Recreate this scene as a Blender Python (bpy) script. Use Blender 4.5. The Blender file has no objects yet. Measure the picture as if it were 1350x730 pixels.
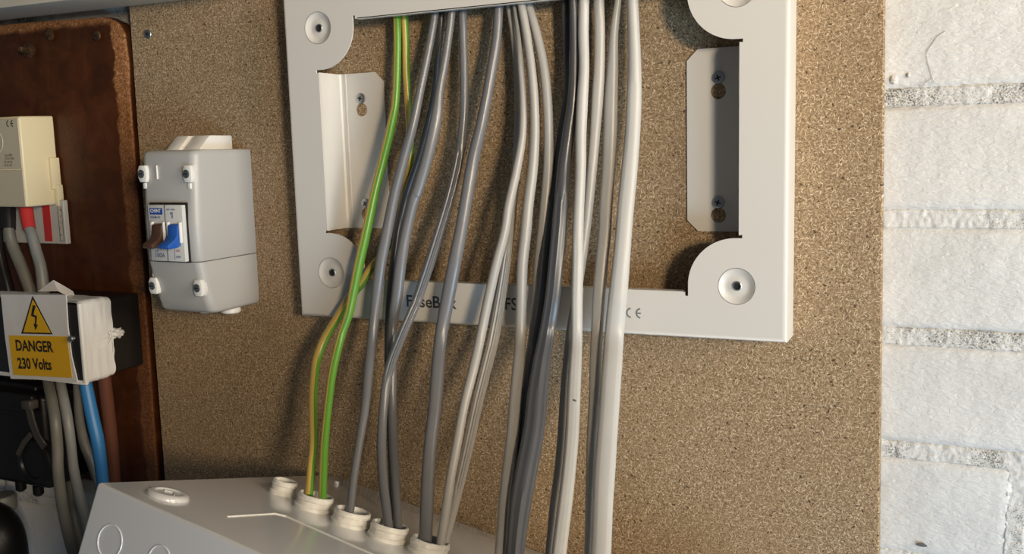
import bpy, bmesh, math, random
import numpy as np
from mathutils import Vector, Matrix, noise
random.seed(7)
sc = bpy.context.scene
# ------------------------------------------------------------------ camera
FPX, YAW, PITCH, ROLL, D = 1247.4, 0.43193367, 0.13666065, -0.02262981, 0.644
FW = np.array([-math.sin(YAW)*math.cos(PITCH), math.cos(YAW)*math.cos(PITCH), -math.sin(PITCH)])
_rt = np.array([math.cos(YAW), math.sin(YAW), 0.0]); _up = np.cross(_rt, FW)
RT = _rt*math.cos(ROLL)+_up*math.sin(ROLL); UP = _up*math.cos(ROLL)-_rt*math.sin(ROLL)
CAM = np.array([0.0, -D, 0.0])
cd = bpy.data.cameras.new('camera'); cam = bpy.data.objects.new('camera', cd); sc.collection.objects.link(cam)
cd.sensor_fit = 'HORIZONTAL'; cd.sensor_width = 36.0; cd.lens = 36.0*FPX/1350.0; cd.clip_start = 0.01
cam.matrix_world = Matrix(((RT[0], UP[0], -FW[0], CAM[0]), (RT[1], UP[1], -FW[1], CAM[1]), (RT[2], UP[2], -FW[2], CAM[2]), (0, 0, 0, 1)))
sc.camera = cam
# ------------------------------------------------------------------ world, lights, exposure
w = bpy.data.worlds.new('garage_air'); sc.world = w; w.use_nodes = True
bg = w.node_tree.nodes['Background']; bg.inputs[0].default_value = (0.80, 0.90, 1.0, 1); bg.inputs[1].default_value = 0.10
def area(name, loc, target, size, size_y, power, col):
    l = bpy.data.lights.new(name, 'AREA'); l.shape = 'RECTANGLE'; l.size = size; l.size_y = size_y
    l.energy = power; l.color = col
    o = bpy.data.objects.new(name, l); sc.collection.objects.link(o); o.location = loc
    o.rotation_euler = (Vector(target)-Vector(loc)).to_track_quat('-Z', 'Y').to_euler()
    return o
key = area('window_light', (1.10, -1.46, 0.22), (-0.12, 0, 0.36), 0.21, 0.21, 6.0, (1.0, 0.80, 0.56)); key.data.spread = math.radians(66)
area('doorway_light', (0.95, -0.95, -0.70), (0.0, 0, -0.2), 0.7, 0.5, 20.0, (0.52, 0.76, 1.0))
area('side_fill_light', (1.3, -0.55, 0.35), (-0.5, -0.05, 0), 0.6, 0.6, 25.0, (1.0, 0.89, 0.72))  # added lateral fill, brightens the right-facing sides further left
sc.view_settings.view_transform = 'Standard'; sc.view_settings.look = 'None'
sc.view_settings.exposure = -0.46; sc.view_settings.gamma = 1.0; sc.view_settings.use_curve_mapping = False

# ------------------------------------------------------------------ geometry helpers
def ray(px, py): return FW*FPX + RT*(px-675) - UP*(py-365)
def P(px, py, Y=0.0):
    "world point that lies at depth Y"
    v = ray(px, py); return CAM + v*((D+Y)/v[1])
def tag(o, label=None, cat=None, group=None, kind=None):
    if label: o['label'] = label
    if cat: o['category'] = cat
    if group: o['group'] = group
    if kind: o['kind'] = kind
    return o
def link(o, parent=None):
    sc.collection.objects.link(o)
    if parent is not None: o.parent = parent
    return o
def empty(name, loc, label, cat, group=None):
    o = bpy.data.objects.new(name, None); o.empty_display_size = 0.02; link(o); o.location = loc
    return tag(o, label, cat, group)
def obj(name, vf, mat, parent=None, smooth=False, label=None):
    "one mesh object; coordinates in vf are world, parent empties are unrotated"
    if isinstance(vf, bmesh.types.BMesh):
        me = bpy.data.meshes.new(name); bmesh.ops.recalc_face_normals(vf, faces=vf.faces); vf.to_mesh(me); vf.free()
    else:
        me = bpy.data.meshes.new(name); me.from_pydata([tuple(v) for v in vf[0]], [], vf[1]); me.update()
        b = bmesh.new(); b.from_mesh(me); bmesh.ops.recalc_face_normals(b, faces=b.faces); b.to_mesh(me); b.free()
    me.materials.append(mat)
    if smooth:
        me.polygons.foreach_set('use_smooth', [True]*len(me.polygons))
        if smooth != 'all':
            me.set_sharp_from_angle(angle=math.radians(38))
    o = bpy.data.objects.new(name, me); link(o, parent)
    if parent is not None:
        off = Vector((0, 0, 0)); p = parent
        while p is not None: off += Vector(p.location); p = p.parent
        me.transform(Matrix.Translation(-off))
    if label: o['label'] = label
    return o
def origin_to(o, loc):
    "move a top-level mesh's origin to loc"
    o.data.transform(Matrix.Translation(-Vector(loc))); o.location = loc; return o
def rbox(bm, x0, x1, y0, y1, z0, z1, r=0.0, seg=2, M=None):
    x0, x1 = sorted((x0, x1)); y0, y1 = sorted((y0, y1)); z0, z1 = sorted((z0, z1))
    t = bmesh.new(); bmesh.ops.create_cube(t, size=1)
    for v in t.verts: v.co = ((x0+x1)/2+v.co.x*(x1-x0), (y0+y1)/2+v.co.y*(y1-y0), (z0+z1)/2+v.co.z*(z1-z0))
    if r > 0: bmesh.ops.bevel(t, geom=t.edges[:]+t.verts[:], offset=r, segments=seg, affect='EDGES', profile=0.5)
    if M is not None: bmesh.ops.transform(t, matrix=M, verts=t.verts)
    me = bpy.data.meshes.new('t'); t.to_mesh(me); t.free(); bm.from_mesh(me); bpy.data.meshes.remove(me)
    return bm
def lathe(prof, center, axis, seg=32, squash=1.0, up=None):
    "prof: list of (radius, height along axis); first/last closed if radius is 0"
    a = Vector(axis).normalized(); c = Vector(center)
    e1 = a.orthogonal().normalized() if up is None else Vector(up).cross(a).normalized(); e2 = a.cross(e1)
    V = []; F = []
    for (r, h) in prof:
        for k in range(seg):
            t = 2*math.pi*k/seg; V.append(c + a*h + e1*(r*math.cos(t)) + e2*(r*math.sin(t)*squash))
    for i in range(len(prof)-1):
        for k in range(seg):
            F.append((i*seg+k, i*seg+(k+1) % seg, (i+1)*seg+(k+1) % seg, (i+1)*seg+k))
    if prof[0][0] > 1e-6: pass
    return V, F
def prism(pts, y0, y1):
    "pts (x,z) polygon extruded in Y"
    n = len(pts); V = [(x, y0, z) for x, z in pts]+[(x, y1, z) for x, z in pts]
    F = [tuple(range(n)), tuple(range(2*n-1, n-1, -1))]+[(i, (i+1) % n, n+(i+1) % n, n+i) for i in range(n)]
    return V, F
def prismx(pts, x0, x1):
    "pts (y,z) polygon extruded in X"
    n = len(pts); V = [(x0, y, z) for y, z in pts]+[(x1, y, z) for y, z in pts]
    F = [tuple(range(n)), tuple(range(2*n-1, n-1, -1))]+[(i, (i+1) % n, n+(i+1) % n, n+i) for i in range(n)]
    return V, F
def bm_from(vf, bevel=0.0, seg=2, ang=30):
    me = bpy.data.meshes.new('t'); me.from_pydata([tuple(v) for v in vf[0]], [], vf[1]); b = bmesh.new(); b.from_mesh(me); bpy.data.meshes.remove(me)
    bmesh.ops.recalc_face_normals(b, faces=b.faces)
    if bevel: 
        ed = [e for e in b.edges if len(e.link_faces) == 2 and e.calc_face_angle(0) > math.radians(ang)]
        bmesh.ops.bevel(b, geom=ed, offset=bevel, segments=seg, affect='EDGES', profile=0.5)
    return b
def merge(bm, vf):
    me = bpy.data.meshes.new('t'); me.from_pydata([tuple(v) for v in vf[0]], [], vf[1]); bm.from_mesh(me); bpy.data.meshes.remove(me); return bm
def text(name, body, size, mat, parent, M, bold=0.0, label=None, sx=1.0, align='LEFT'):
    "flat print: a text turned into a thin mesh, laid by matrix M (x right, y up, z out)"
    cu = bpy.data.curves.new(name, 'FONT'); cu.body = body; cu.size = size; cu.offset = bold; cu.align_x = align; cu.align_y = 'BOTTOM'
    cu.resolution_u = 3
    t = bpy.data.objects.new(name, cu); sc.collection.objects.link(t); bpy.context.view_layer.update()
    dg = bpy.context.evaluated_depsgraph_get(); me = bpy.data.meshes.new_from_object(t.evaluated_get(dg)); me.name = name
    bpy.data.objects.remove(t); bpy.data.curves.remove(cu)
    me.transform(Matrix.Diagonal((sx, 1, 1, 1))); me.transform(M); me.materials.clear(); me.materials.append(mat)
    o = bpy.data.objects.new(name, me); link(o, parent)
    off = Vector((0, 0, 0)); p = parent
    while p is not None: off += Vector(p.location); p = p.parent
    me.transform(Matrix.Translation(-off))
    if label: o['label'] = label
    return o
def frame_M(o, x, y):
    x = Vector(x).normalized(); y = Vector(y); y = (y-x*y.dot(x)).normalized(); z = x.cross(y); o = Vector(o)
    return Matrix(((x.x, y.x, z.x, o.x), (x.y, y.y, z.y, o.y), (x.z, y.z, z.z, o.z), (0, 0, 0, 1)))

# ------------------------------------------------------------------ materials
def mat(name, col, rough=0.5, spec=0.5, metal=0.0, bump=None, var=None, coat=0.0):
    """bump=(scale, strength, distance); var=(scale, amount) gentle colour mottling"""
    m = bpy.data.materials.new(name); m.use_nodes = True; nt = m.node_tree; b = nt.nodes['Principled BSDF']
    b.inputs['Base Color'].default_value = (*col, 1); b.inputs['Roughness'].default_value = rough
    b.inputs['Metallic'].default_value = metal; b.inputs['Specular IOR Level'].default_value = spec
    b.inputs['Coat Weight'].default_value = coat; b.inputs['Coat Roughness'].default_value = 0.15
    tc = nt.nodes.new('ShaderNodeTexCoord')
    if var:
        n = nt.nodes.new('ShaderNodeTexNoise'); n.inputs['Scale'].default_value = var[0]; n.inputs['Detail'].default_value = 6
        r = nt.nodes.new('ShaderNodeValToRGB')
        r.color_ramp.elements[0].position = 0.3; r.color_ramp.elements[1].position = 0.7
        r.color_ramp.elements[0].color = (*[c*(1-var[1]) for c in col], 1); r.color_ramp.elements[1].color = (*[min(1, c*(1+var[1])) for c in col], 1)
        nt.links.new(tc.outputs['Object'], n.inputs['Vector']); nt.links.new(n.outputs['Fac'], r.inputs['Fac']); nt.links.new(r.outputs['Color'], b.inputs['Base Color'])
    if bump:
        n = nt.nodes.new('ShaderNodeTexNoise'); n.inputs['Scale'].default_value = bump[0]; n.inputs['Detail'].default_value = 5
        bp = nt.nodes.new('ShaderNodeBump'); bp.inputs['Strength'].default_value = bump[1]; bp.inputs['Distance'].default_value = bump[2]
        nt.links.new(tc.outputs['Object'], n.inputs['Vector']); nt.links.new(n.outputs['Fac'], bp.inputs['Height']); nt.links.new(bp.outputs['Normal'], b.inputs['Normal'])
    return m
class NT:
    "tiny node helper"
    def __init__(s, m): s.nt = m.node_tree; s.b = s.nt.nodes['Principled BSDF']
    def n(s, t, **k):
        x = s.nt.nodes.new(t)
        for a, v in k.items(): setattr(x, a, v)
        return x
    def l(s, a, b): s.nt.links.new(a, b)
    def math(s, op, a, b=None, c=None):
        x = s.n('ShaderNodeMath', operation=op)
        for i, v in enumerate((a, b, c)):
            if v is None: continue
            if isinstance(v, (int, float)): x.inputs[i].default_value = v
            else: s.l(v, x.inputs[i])
        return x.outputs[0]
    def noise(s, vec, scale, detail=4, dist=0.0, rough=0.5, dim='3D'):
        x = s.n('ShaderNodeTexNoise', noise_dimensions=dim); x.inputs['Scale'].default_value = scale; x.inputs['Detail'].default_value = detail
        x.inputs['Distortion'].default_value = dist; x.inputs['Roughness'].default_value = rough
        s.l(vec, x.inputs['Vector']); return x.outputs['Fac']
    def ramp(s, fac, stops):
        x = s.n('ShaderNodeValToRGB'); e = x.color_ramp.elements
        while len(e) < len(stops): e.new(0.5)
        for i, (p, c) in enumerate(stops): e[i].position = p; e[i].color = (*c, 1) if len(c) == 3 else c
        s.l(fac, x.inputs['Fac']); return x.outputs['Color']
    def mix(s, fac, a, b, mode='MIX'):
        x = s.n('ShaderNodeMix', data_type='RGBA', blend_type=mode)
        if isinstance(fac, (int, float)): x.inputs[0].default_value = fac
        else: s.l(fac, x.inputs[0])
        for i, v in ((6, a), (7, b)):
            if isinstance(v, tuple): x.inputs[i].default_value = (*v, 1)
            else: s.l(v, x.inputs[i])
        return x.outputs[2]
    def smooth(s, v, lo, hi):
        x = s.n('ShaderNodeMapRange', interpolation_type='SMOOTHSTEP'); x.inputs[1].default_value = lo; x.inputs[2].default_value = hi
        s.l(v, x.inputs[0]); return x.outputs[0]
def flakes(g, xyz, scale, aspect, size, seed):
    "oriented chips: returns (mask, random value)"
    mp = g.n('ShaderNodeMapping'); mp.inputs['Location'].default_value = (seed*1.37, seed*0.71, 0); g.l(xyz, mp.inputs['Vector'])
    v = g.n('ShaderNodeTexVoronoi', voronoi_dimensions='2D', feature='F1'); v.inputs['Scale'].default_value = scale; g.l(mp.outputs[0], v.inputs['Vector'])
    sub = g.n('ShaderNodeVectorMath', operation='SUBTRACT'); g.l(mp.outputs[0], sub.inputs[0]); g.l(v.outputs['Position'], sub.inputs[1])
    sep = g.n('ShaderNodeSeparateColor'); g.l(v.outputs['Color'], sep.inputs[0])
    ang = g.math('MULTIPLY', sep.outputs[0], 6.283)
    vr = g.n('ShaderNodeVectorRotate', rotation_type='Z_AXIS'); g.l(sub.outputs[0], vr.inputs['Vector']); g.l(ang, vr.inputs['Angle'])
    ml = g.n('ShaderNodeVectorMath', operation='MULTIPLY'); g.l(vr.outputs[0], ml.inputs[0]); ml.inputs[1].default_value = (scale, scale*aspect, 0)
    ln = g.n('ShaderNodeVectorMath', operation='LENGTH'); g.l(ml.outputs[0], ln.inputs[0])
    m = g.math('SUBTRACT', 1.0, g.smooth(ln.outputs['Value'], size*0.75, size))
    return m, sep.outputs[1], sep.outputs[2]
def chipboard():
    m = bpy.data.materials.new('raw_chipboard'); m.use_nodes = True; g = NT(m)
    geo = g.n('ShaderNodeTexCoord'); sw = g.n('ShaderNodeSeparateXYZ'); g.l(geo.outputs['Object'], sw.inputs[0])
    cb = g.n('ShaderNodeCombineXYZ'); g.l(sw.outputs[0], cb.inputs[0]); g.l(sw.outputs[2], cb.inputs[1]); g.l(sw.outputs[1], cb.inputs[2])
    wn = g.n('ShaderNodeTexNoise'); wn.inputs['Scale'].default_value = 300; wn.inputs['Detail'].default_value = 2; g.l(cb.outputs[0], wn.inputs['Vector'])
    ws = g.n('ShaderNodeVectorMath', operation='SCALE'); g.l(wn.outputs['Color'], ws.inputs[0]); ws.inputs['Scale'].default_value = 0.0006
    wa = g.n('ShaderNodeVectorMath', operation='ADD'); g.l(cb.outputs[0], wa.inputs[0]); g.l(ws.outputs[0], wa.inputs[1]); xyz = wa.outputs[0]
    base = g.ramp(g.noise(xyz, 760, 6, 0.8, 0.8), [(0.35, (0.055, 0.034, 0.017)), (0.45, (0.20, 0.132, 0.070)), (0.55, (0.35, 0.245, 0.142)), (0.65, (0.64, 0.48, 0.31))])
    col = base; h = None
    for (scale, asp, size, seed, ca, cb_, k) in [
        (270, 2.4, .46, 1, (0.46, 0.33, 0.20), (0.17, 0.11, 0.058), .5), (350, 3.0, .46, 2, (0.56, 0.42, 0.27), (0.24, 0.16, 0.09), .5),
        (500, 2.6, .48, 3, (0.22, 0.14, 0.075), (0.62, 0.48, 0.32), .65), (400, 4.2, .52, 4, (0.84, 0.70, 0.51), (0.42, 0.29, 0.17), .72),
        (700, 2.6, .48, 5, (0.08, 0.05, 0.028), (0.62, 0.48, 0.31), .7), (230, 5.5, .36, 6, (0.84, 0.70, 0.50), (0.52, 0.38, 0.24), .72)]:
        mk, r1, r2 = flakes(g, xyz, scale, asp, size, seed)
        keep = g.math('GREATER_THAN', r1, 0.45); mk2 = g.math('MULTIPLY', g.math('MULTIPLY', mk, keep), k)
        col = g.mix(mk2, col, g.mix(r2, ca, cb_))
        hh = g.math('MULTIPLY', mk2, r2); h = hh if h is None else g.math('ADD', h, hh)
    dk = None                                          # dark bark specks and pits of mixed size
    for (scale, size, seed, thr) in ((60, .080, 9, .62), (130, .12, 11, .72), (260, .15, 13, .80)):
        mk, r1, r2 = flakes(g, xyz, scale, 1.8, size, seed)
        d1 = g.math('MULTIPLY', mk, g.math('GREATER_THAN', r1, thr)); dk = d1 if dk is None else g.math('MAXIMUM', dk, d1)
    col = g.mix(g.math('MULTIPLY', dk, .85), col, (0.045, 0.028, 0.017))
    big = g.noise(xyz, 9, 4, 0.3); col = g.mix(g.math('MULTIPLY', g.smooth(big, .45, .7), .22), col, (0.27, 0.165, 0.085))
    big2 = g.noise(xyz, 3.2, 3, 0.2); col = g.mix(g.math('MULTIPLY', g.smooth(big2, .5, .75), .15), col, (0.36, 0.245, 0.13))
    g.l(col, g.b.inputs['Base Color']); g.b.inputs['Roughness'].default_value = 0.75; g.b.inputs['Specular IOR Level'].default_value = 0.25
    hh = g.math('SUBTRACT', g.math('ADD', h, g.noise(xyz, 1200, 3)), g.math('MULTIPLY', dk, 2.0))
    bp = g.n('ShaderNodeBump'); bp.inputs['Strength'].default_value = 0.5; bp.inputs['Distance'].default_value = 0.0004
    g.l(hh, bp.inputs['Height']); g.l(bp.outputs[0], g.b.inputs['Normal'])
    return m
def brown_board():
    m = bpy.data.materials.new('varnished_brown_board'); m.use_nodes = True; g = NT(m)
    tc = g.n('ShaderNodeTexCoord').outputs['Object']; s = g.n('ShaderNodeSeparateXYZ'); g.l(tc, s.inputs[0])
    n1 = g.noise(tc, 40, 6, 0.8, 0.6)
    mp = g.n('ShaderNodeMapping'); mp.inputs['Scale'].default_value = (1, 1, 0.12); g.l(tc, mp.inputs[0])
    n2 = g.noise(mp.outputs[0], 34, 4, 0.2); n3 = g.noise(tc, 900, 3)
    col = g.ramp(n1, [(0.25, (0.022, 0.0055, 0.0018)), (0.5, (0.048, 0.0125, 0.0032)), (0.8, (0.085, 0.026, 0.008))])
    col = g.mix(g.math('MULTIPLY', g.smooth(n2, .52, .75), .5), col, (0.125, 0.055, 0.022))
    col = g.mix(g.math('MULTIPLY', n3, .25), col, (0.11, 0.04, 0.014))
    # worn, bare edge along the right and the top of the board (real wear: object X from its right edge, Z from its top)
    jig = g.math('MULTIPLY', g.math('SUBTRACT', g.noise(tc, 55, 5, 0.4), 0.5), 0.018)
    ex = g.math('ADD', s.outputs[0], jig)
    ztop = g.math('MULTIPLY', g.smooth(s.outputs[2], -0.20, -0.0), 1.0)
    wr = g.math('MULTIPLY', g.smooth(ex, -0.0185, -0.0150), g.math('ADD', 0.30, g.math('MULTIPLY', ztop, .70)))
    ez = g.math('ADD', s.outputs[2], g.math('MULTIPLY', jig, .6)); wt = g.smooth(ez, -0.010, -0.004)
    wear = g.math('MULTIPLY', g.math('MAXIMUM', wr, g.math('MULTIPLY', wt, .85)), g.smooth(g.math('MULTIPLY', s.outputs[1], -1.0), 0.0115, 0.0130))
    fib = g.ramp(g.noise(tc, 420, 5, 1.0, 0.7), [(0.3, (0.10, 0.032, 0.010)), (0.5, (0.26, 0.105, 0.036)), (0.70, (0.60, 0.33, 0.15))])
    col = g.mix(wear, col, fib)
    g.l(col, g.b.inputs['Base Color'])
    g.l(g.math('ADD', 0.38, g.math('MULTIPLY', wear, .4)), g.b.inputs['Roughness']); g.b.inputs['Specular IOR Level'].default_value = 0.35
    bp = g.n('ShaderNodeBump'); bp.inputs['Strength'].default_value = 0.5; bp.inputs['Distance'].default_value = 0.0006
    g.l(g.math('ADD', g.noise(tc, 500, 4), g.math('MULTIPLY', wear, g.noise(tc, 600, 4))), bp.inputs['Height']); g.l(bp.outputs[0], g.b.inputs['Normal'])
    return m
def paint(name, kind):
    "white masonry paint; kind brick or mortar"
    m = bpy.data.materials.new(name); m.use_nodes = True; g = NT(m)
    tc = g.n('ShaderNodeTexCoord').outputs['Object']
    oi = g.n('ShaderNodeObjectInfo').outputs['Location'] if False else tc
    if kind == 'brick':
        col = g.ramp(g.noise(tc, 14, 4), [(0.3, (0.60, 0.595, 0.58)), (0.7, (0.69, 0.685, 0.675))])
        sp = g.noise(tc, 190, 3, 0, .5); col = g.mix(g.math('MULTIPLY', g.smooth(sp, .72, .76), .6), col, (0.33, 0.32, 0.30))
        mp = g.n('ShaderNodeMapping'); mp.inputs['Scale'].default_value = (0.5, 1, 1.3); g.l(tc, mp.inputs[0])
        h = g.math('ADD', g.math('MULTIPLY', g.noise(mp.outputs[0], 330, 4, 0.6, .6), 0.6), g.math('MULTIPLY', g.noise(tc, 60, 3), .8))
        dist, rough = 0.0020, 0.5
    else:
        n = g.noise(tc, 950, 5, 0.5, .75); n2 = g.noise(tc, 28, 4, .3)
        thr = g.math('ADD', n, g.math('MULTIPLY', g.math('SUBTRACT', n2, .5), .75))
        col = g.ramp(thr, [(0.34, (0.10, 0.092, 0.078)), (0.415, (0.36, 0.345, 0.31)), (0.475, (0.70, 0.695, 0.68))])
        h = n; dist, rough = 0.0030, 0.7
    g.l(col, g.b.inputs['Base Color']); g.b.inputs['Roughness'].default_value = rough
    bp = g.n('ShaderNodeBump'); bp.inputs['Strength'].default_value = 0.75 if kind == 'brick' else 0.45; bp.inputs['Distance'].default_value = dist
    g.l(h, bp.inputs['Height']); g.l(bp.outputs[0], g.b.inputs['Normal'])
    return m
M_CHIP = chipboard(); M_BROWN = brown_board(); M_BRICK = paint('white_painted_brick', 'brick'); M_MORT = paint('rough_painted_mortar', 'mortar')
M_STEEL = mat('powder_coated_steel', (0.655, 0.63, 0.59), 0.34, 0.5, bump=(1800, 0.10, 0.0002))
M_ZINC = mat('zinc_screw', (0.50, 0.52, 0.52), 0.32, 0.5, 1.0)
M_DARKHOLE = mat('dark_recess', (0.012, 0.011, 0.010), 0.8)
M_PRINT = mat('grey_print', (0.055, 0.058, 0.062), 0.6)
M_LG = mat('light_grey_pvc', (0.365, 0.35, 0.325), 0.36, 0.5, bump=(260, 0.12, 0.0004), var=(30, .04))
M_LG2 = mat('pale_grey_pvc', (0.46, 0.45, 0.43), 0.38, 0.5, bump=(260, 0.12, 0.0004), var=(30, .04))
M_MG = mat('mid_grey_pvc', (0.145, 0.145, 0.152), 0.30, 0.55, bump=(220, 0.12, 0.0004), var=(30, .05))
M_DG = mat('charcoal_pvc', (0.075, 0.077, 0.083), 0.30, 0.55, bump=(220, 0.12, 0.0004), var=(30, .05))
M_GREEN = mat('green_pvc', (0.105, 0.27, 0.03), 0.32, 0.5)
M_YELLOW = mat('yellow_pvc', (0.56, 0.39, 0.10), 0.34, 0.5)
M_BOX = mat('grey_enclosure_plastic', (0.66, 0.665, 0.675), 0.12, 0.8, coat=0.6)
M_GLAND = mat('white_gland_plastic', (0.74, 0.72, 0.67), 0.45, 0.45, bump=(500, 0.3, 0.0004), var=(220, .12))
M_ISO = mat('isolator_grey_plastic', (0.45, 0.445, 0.435), 0.36, 0.5, bump=(1200, 0.08, 0.0002))
M_CLEARW = mat('white_plastic', (0.78, 0.77, 0.74), 0.30, 0.5)
M_SWITCH = mat('switch_body_plastic', (0.60, 0.60, 0.59), 0.35)
M_BROWNL = mat('brown_lever', (0.075, 0.036, 0.022), 0.35)
M_BLUEL = mat('blue_lever', (0.018, 0.10, 0.42), 0.32)
M_BADGE = mat('blue_badge', (0.02, 0.065, 0.32), 0.4)
M_BLUEPRINT = mat('blue_print', (0.05, 0.08, 0.22), 0.5)
M_REDPRINT = mat('red_print', (0.45, 0.02, 0.03), 0.5)
M_CREAM = mat('cream_plastic', (0.72, 0.62, 0.40), 0.35, 0.5)
M_CREAM_SHADED = mat('cream_plastic_shaded', (0.50, 0.44, 0.33), 0.45, 0.4)  # darker cream paints the weaker frontal light into the front panels
M_CARD = mat('white_card', (0.50, 0.475, 0.43), 0.6, 0.3, var=(60, .06))
M_RED = mat('red_sleeve', (0.50, 0.035, 0.035), 0.35)
M_BLACK = mat('black_plastic', (0.013, 0.012, 0.012), 0.32, 0.45)
M_BLACKB = mat('black_bakelite', (0.0075, 0.007, 0.0075), 0.38, 0.35, bump=(300, .3, .0004))
M_TAPE = mat('white_tape', (0.74, 0.74, 0.74), 0.36, 0.5, bump=(150, 0.4, 0.0008))
M_PAPER = mat('white_sticker', (0.62, 0.61, 0.60), 0.45, 0.4, var=(40, .05))
M_YSIGN = mat('yellow_sign', (0.66, 0.375, 0.012), 0.42, 0.4)
M_BLK = mat('black_print', (0.015, 0.013, 0.012), 0.5)
M_OLIVE = mat('old_grey_cable', (0.145, 0.14, 0.12), 0.45, 0.4, var=(40, .12))
M_OLDG = mat('grey_cable', (0.21, 0.215, 0.21), 0.42, 0.4, var=(40, .12))
M_BLUEC = mat('blue_cable', (0.035, 0.20, 0.50), 0.38, 0.45)
M_BROWNC = mat('brown_cable', (0.13, 0.048, 0.028), 0.42, 0.4)
M_RAIL = mat('cream_gloss_paint', (0.56, 0.515, 0.43), 0.45, 0.4, bump=(40, .2, .002))
M_RUST = mat('rusty_bolt', (0.10, 0.055, 0.03), 0.55, 0.4, 0.6, var=(300, .5))

# ------------------------------------------------------------------ the setting: brick wall
WALLY = 0.0145; PITCH_B = 0.0768; Z0J = 0.0252
backing = obj('wall_back', bm_from(prism([(-1.3, -0.62), (0.75, -0.62), (0.75, 0.42), (-1.3, 0.42)], 0.022, 0.115)), M_MORT)
tag(backing, 'white painted brick wall behind the boards', None, kind='structure')
def brick_mesh(seed):
    L, H, T = 0.2045, 0.0672, 0.012; nx, nz = 44, 14; V = []; F = []
    for j in range(nz+1):
        for i in range(nx+1):
            x = -L/2+L*i/nx; z = -H/2+H*j/nz
            ex = min(i, nx-i)*L/nx; ez = min(j, nz-j)*H/nz; e = min(ex, ez)
            y = 0.0015*math.exp(-e/0.0014) if e < 0.008 else 0
            q = Vector((x*18+seed*7, z*18, seed)); y -= 0.0009*noise.noise(q)
            y -= 0.00035*noise.noise(Vector((x*120, z*120, seed*3)))
            wob = noise.noise(Vector((x*30+9*seed, z*30, 5)))*0.0016 + noise.noise(Vector((x*140+seed, z*140, 8)))*0.0008
            dx = wob if ex < 1e-6 else 0; dz = wob if ez < 1e-6 else 0
            V.append((x+dx, y, z+dz))
    for j in range(nz):
        for i in range(nx):
            a = j*(nx+1)+i; F.append((a, a+1, a+nx+2, a+nx+1))
    per = [i for i in range(nx+1)]+[(j*(nx+1)+nx) for j in range(1, nz+1)]+[(nz*(nx+1)+i) for i in range(nx-1, -1, -1)]+[(j*(nx+1)) for j in range(nz-1, 0, -1)]
    n0 = len(V)
    for p in per: V.append((V[p][0], T, V[p][2]))
    for k in range(len(per)):
        k2 = (k+1) % len(per); F.append((per[k], n0+k, n0+k2, per[k2]))
    me = bpy.data.meshes.new('brick'); me.from_pydata(V, [], F); me.update()
    me.polygons.foreach_set('use_smooth', [True]*len(me.polygons)); me.materials.append(M_BRICK); return me
bmeshes = [brick_mesh(s) for s in range(5)]
for row in range(-4, 8):                       # course below joint number row
    zc = Z0J - row*PITCH_B - PITCH_B/2
    off = 0.1575 if (row % 2 == 0) else (0.0475 if row == 3 else 0.075)
    for k in range(-6, 4):
        xc = off + 0.215/2 + k*0.215 + (0.004*math.sin(row*3+k))
        x0, x1 = xc-.1025, xc+.1025
        if x1 < -1.22 or x0 > 0.70 or zc < -0.58 or zc > 0.38: continue
        if x0 > -0.93 and x1 < -0.05 and -0.31 < zc < 0.36: continue   # wholly behind the boards
        b = bpy.data.objects.new('brick', bmeshes[(row*3+k) % 5]); link(b, backing); b.location = (xc, WALLY, zc)
        if (row+k) % 2: b.rotation_euler = (0, 0, 0)
# mortar: one rough displaced skin between the bricks, dense where the photo shows it
def row_off(row): return 0.1575 if (row % 2 == 0) else (0.0475 if row == 3 else 0.075)
def in_brick(x, z, mrg=0.0012):
    row = math.floor((Z0J-z)/PITCH_B); zc = Z0J-row*PITCH_B-PITCH_B/2
    u = (x-row_off(row)) % 0.215
    return abs(z-zc) < 0.0336-mrg and 0.00525+mrg < u < 0.20975-mrg
def mortar(x0, x1, z0, z1, d):
    nx, nz = int((x1-x0)/d), int((z1-z0)/d); V = []; F = []
    for j in range(nz+1):
        for i in range(nx+1):
            x = x0+(x1-x0)*i/nx; z = z0+(z1-z0)*j/nz
            y = (0.0185 if in_brick(x, z) else 0.0148) + 0.0007*noise.noise(Vector((x*160, z*160, 0))) + 0.0010*noise.noise(Vector((x*420, z*420, 3))) + 0.0008*noise.noise(Vector((x*30, z*30, 7)))
            V.append((x, y, z))
    for j in range(nz):
        for i in range(nx):
            a = j*(nx+1)+i; F.append((a, a+1, a+nx+2, a+nx+1))
    return V, F
mo = obj('mortar', mortar(-0.055, 0.12, -0.32, 0.12, 0.0011), M_MORT, backing, smooth='all'); tag(mo, kind='stuff')
for (a, b_, c, d_) in [(0.12, 0.75, -0.62, 0.42), (-0.055, 0.12, -0.62, -0.32), (-0.055, 0.12, 0.12, 0.42), (-1.3, -0.055, -0.62, -0.30), (-1.3, -0.055, 0.14, 0.42)]:
    m_ = obj('mortar', mortar(a, b_, c, d_, 0.006), M_MORT, backing, smooth='all'); tag(m_, kind='stuff')

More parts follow.
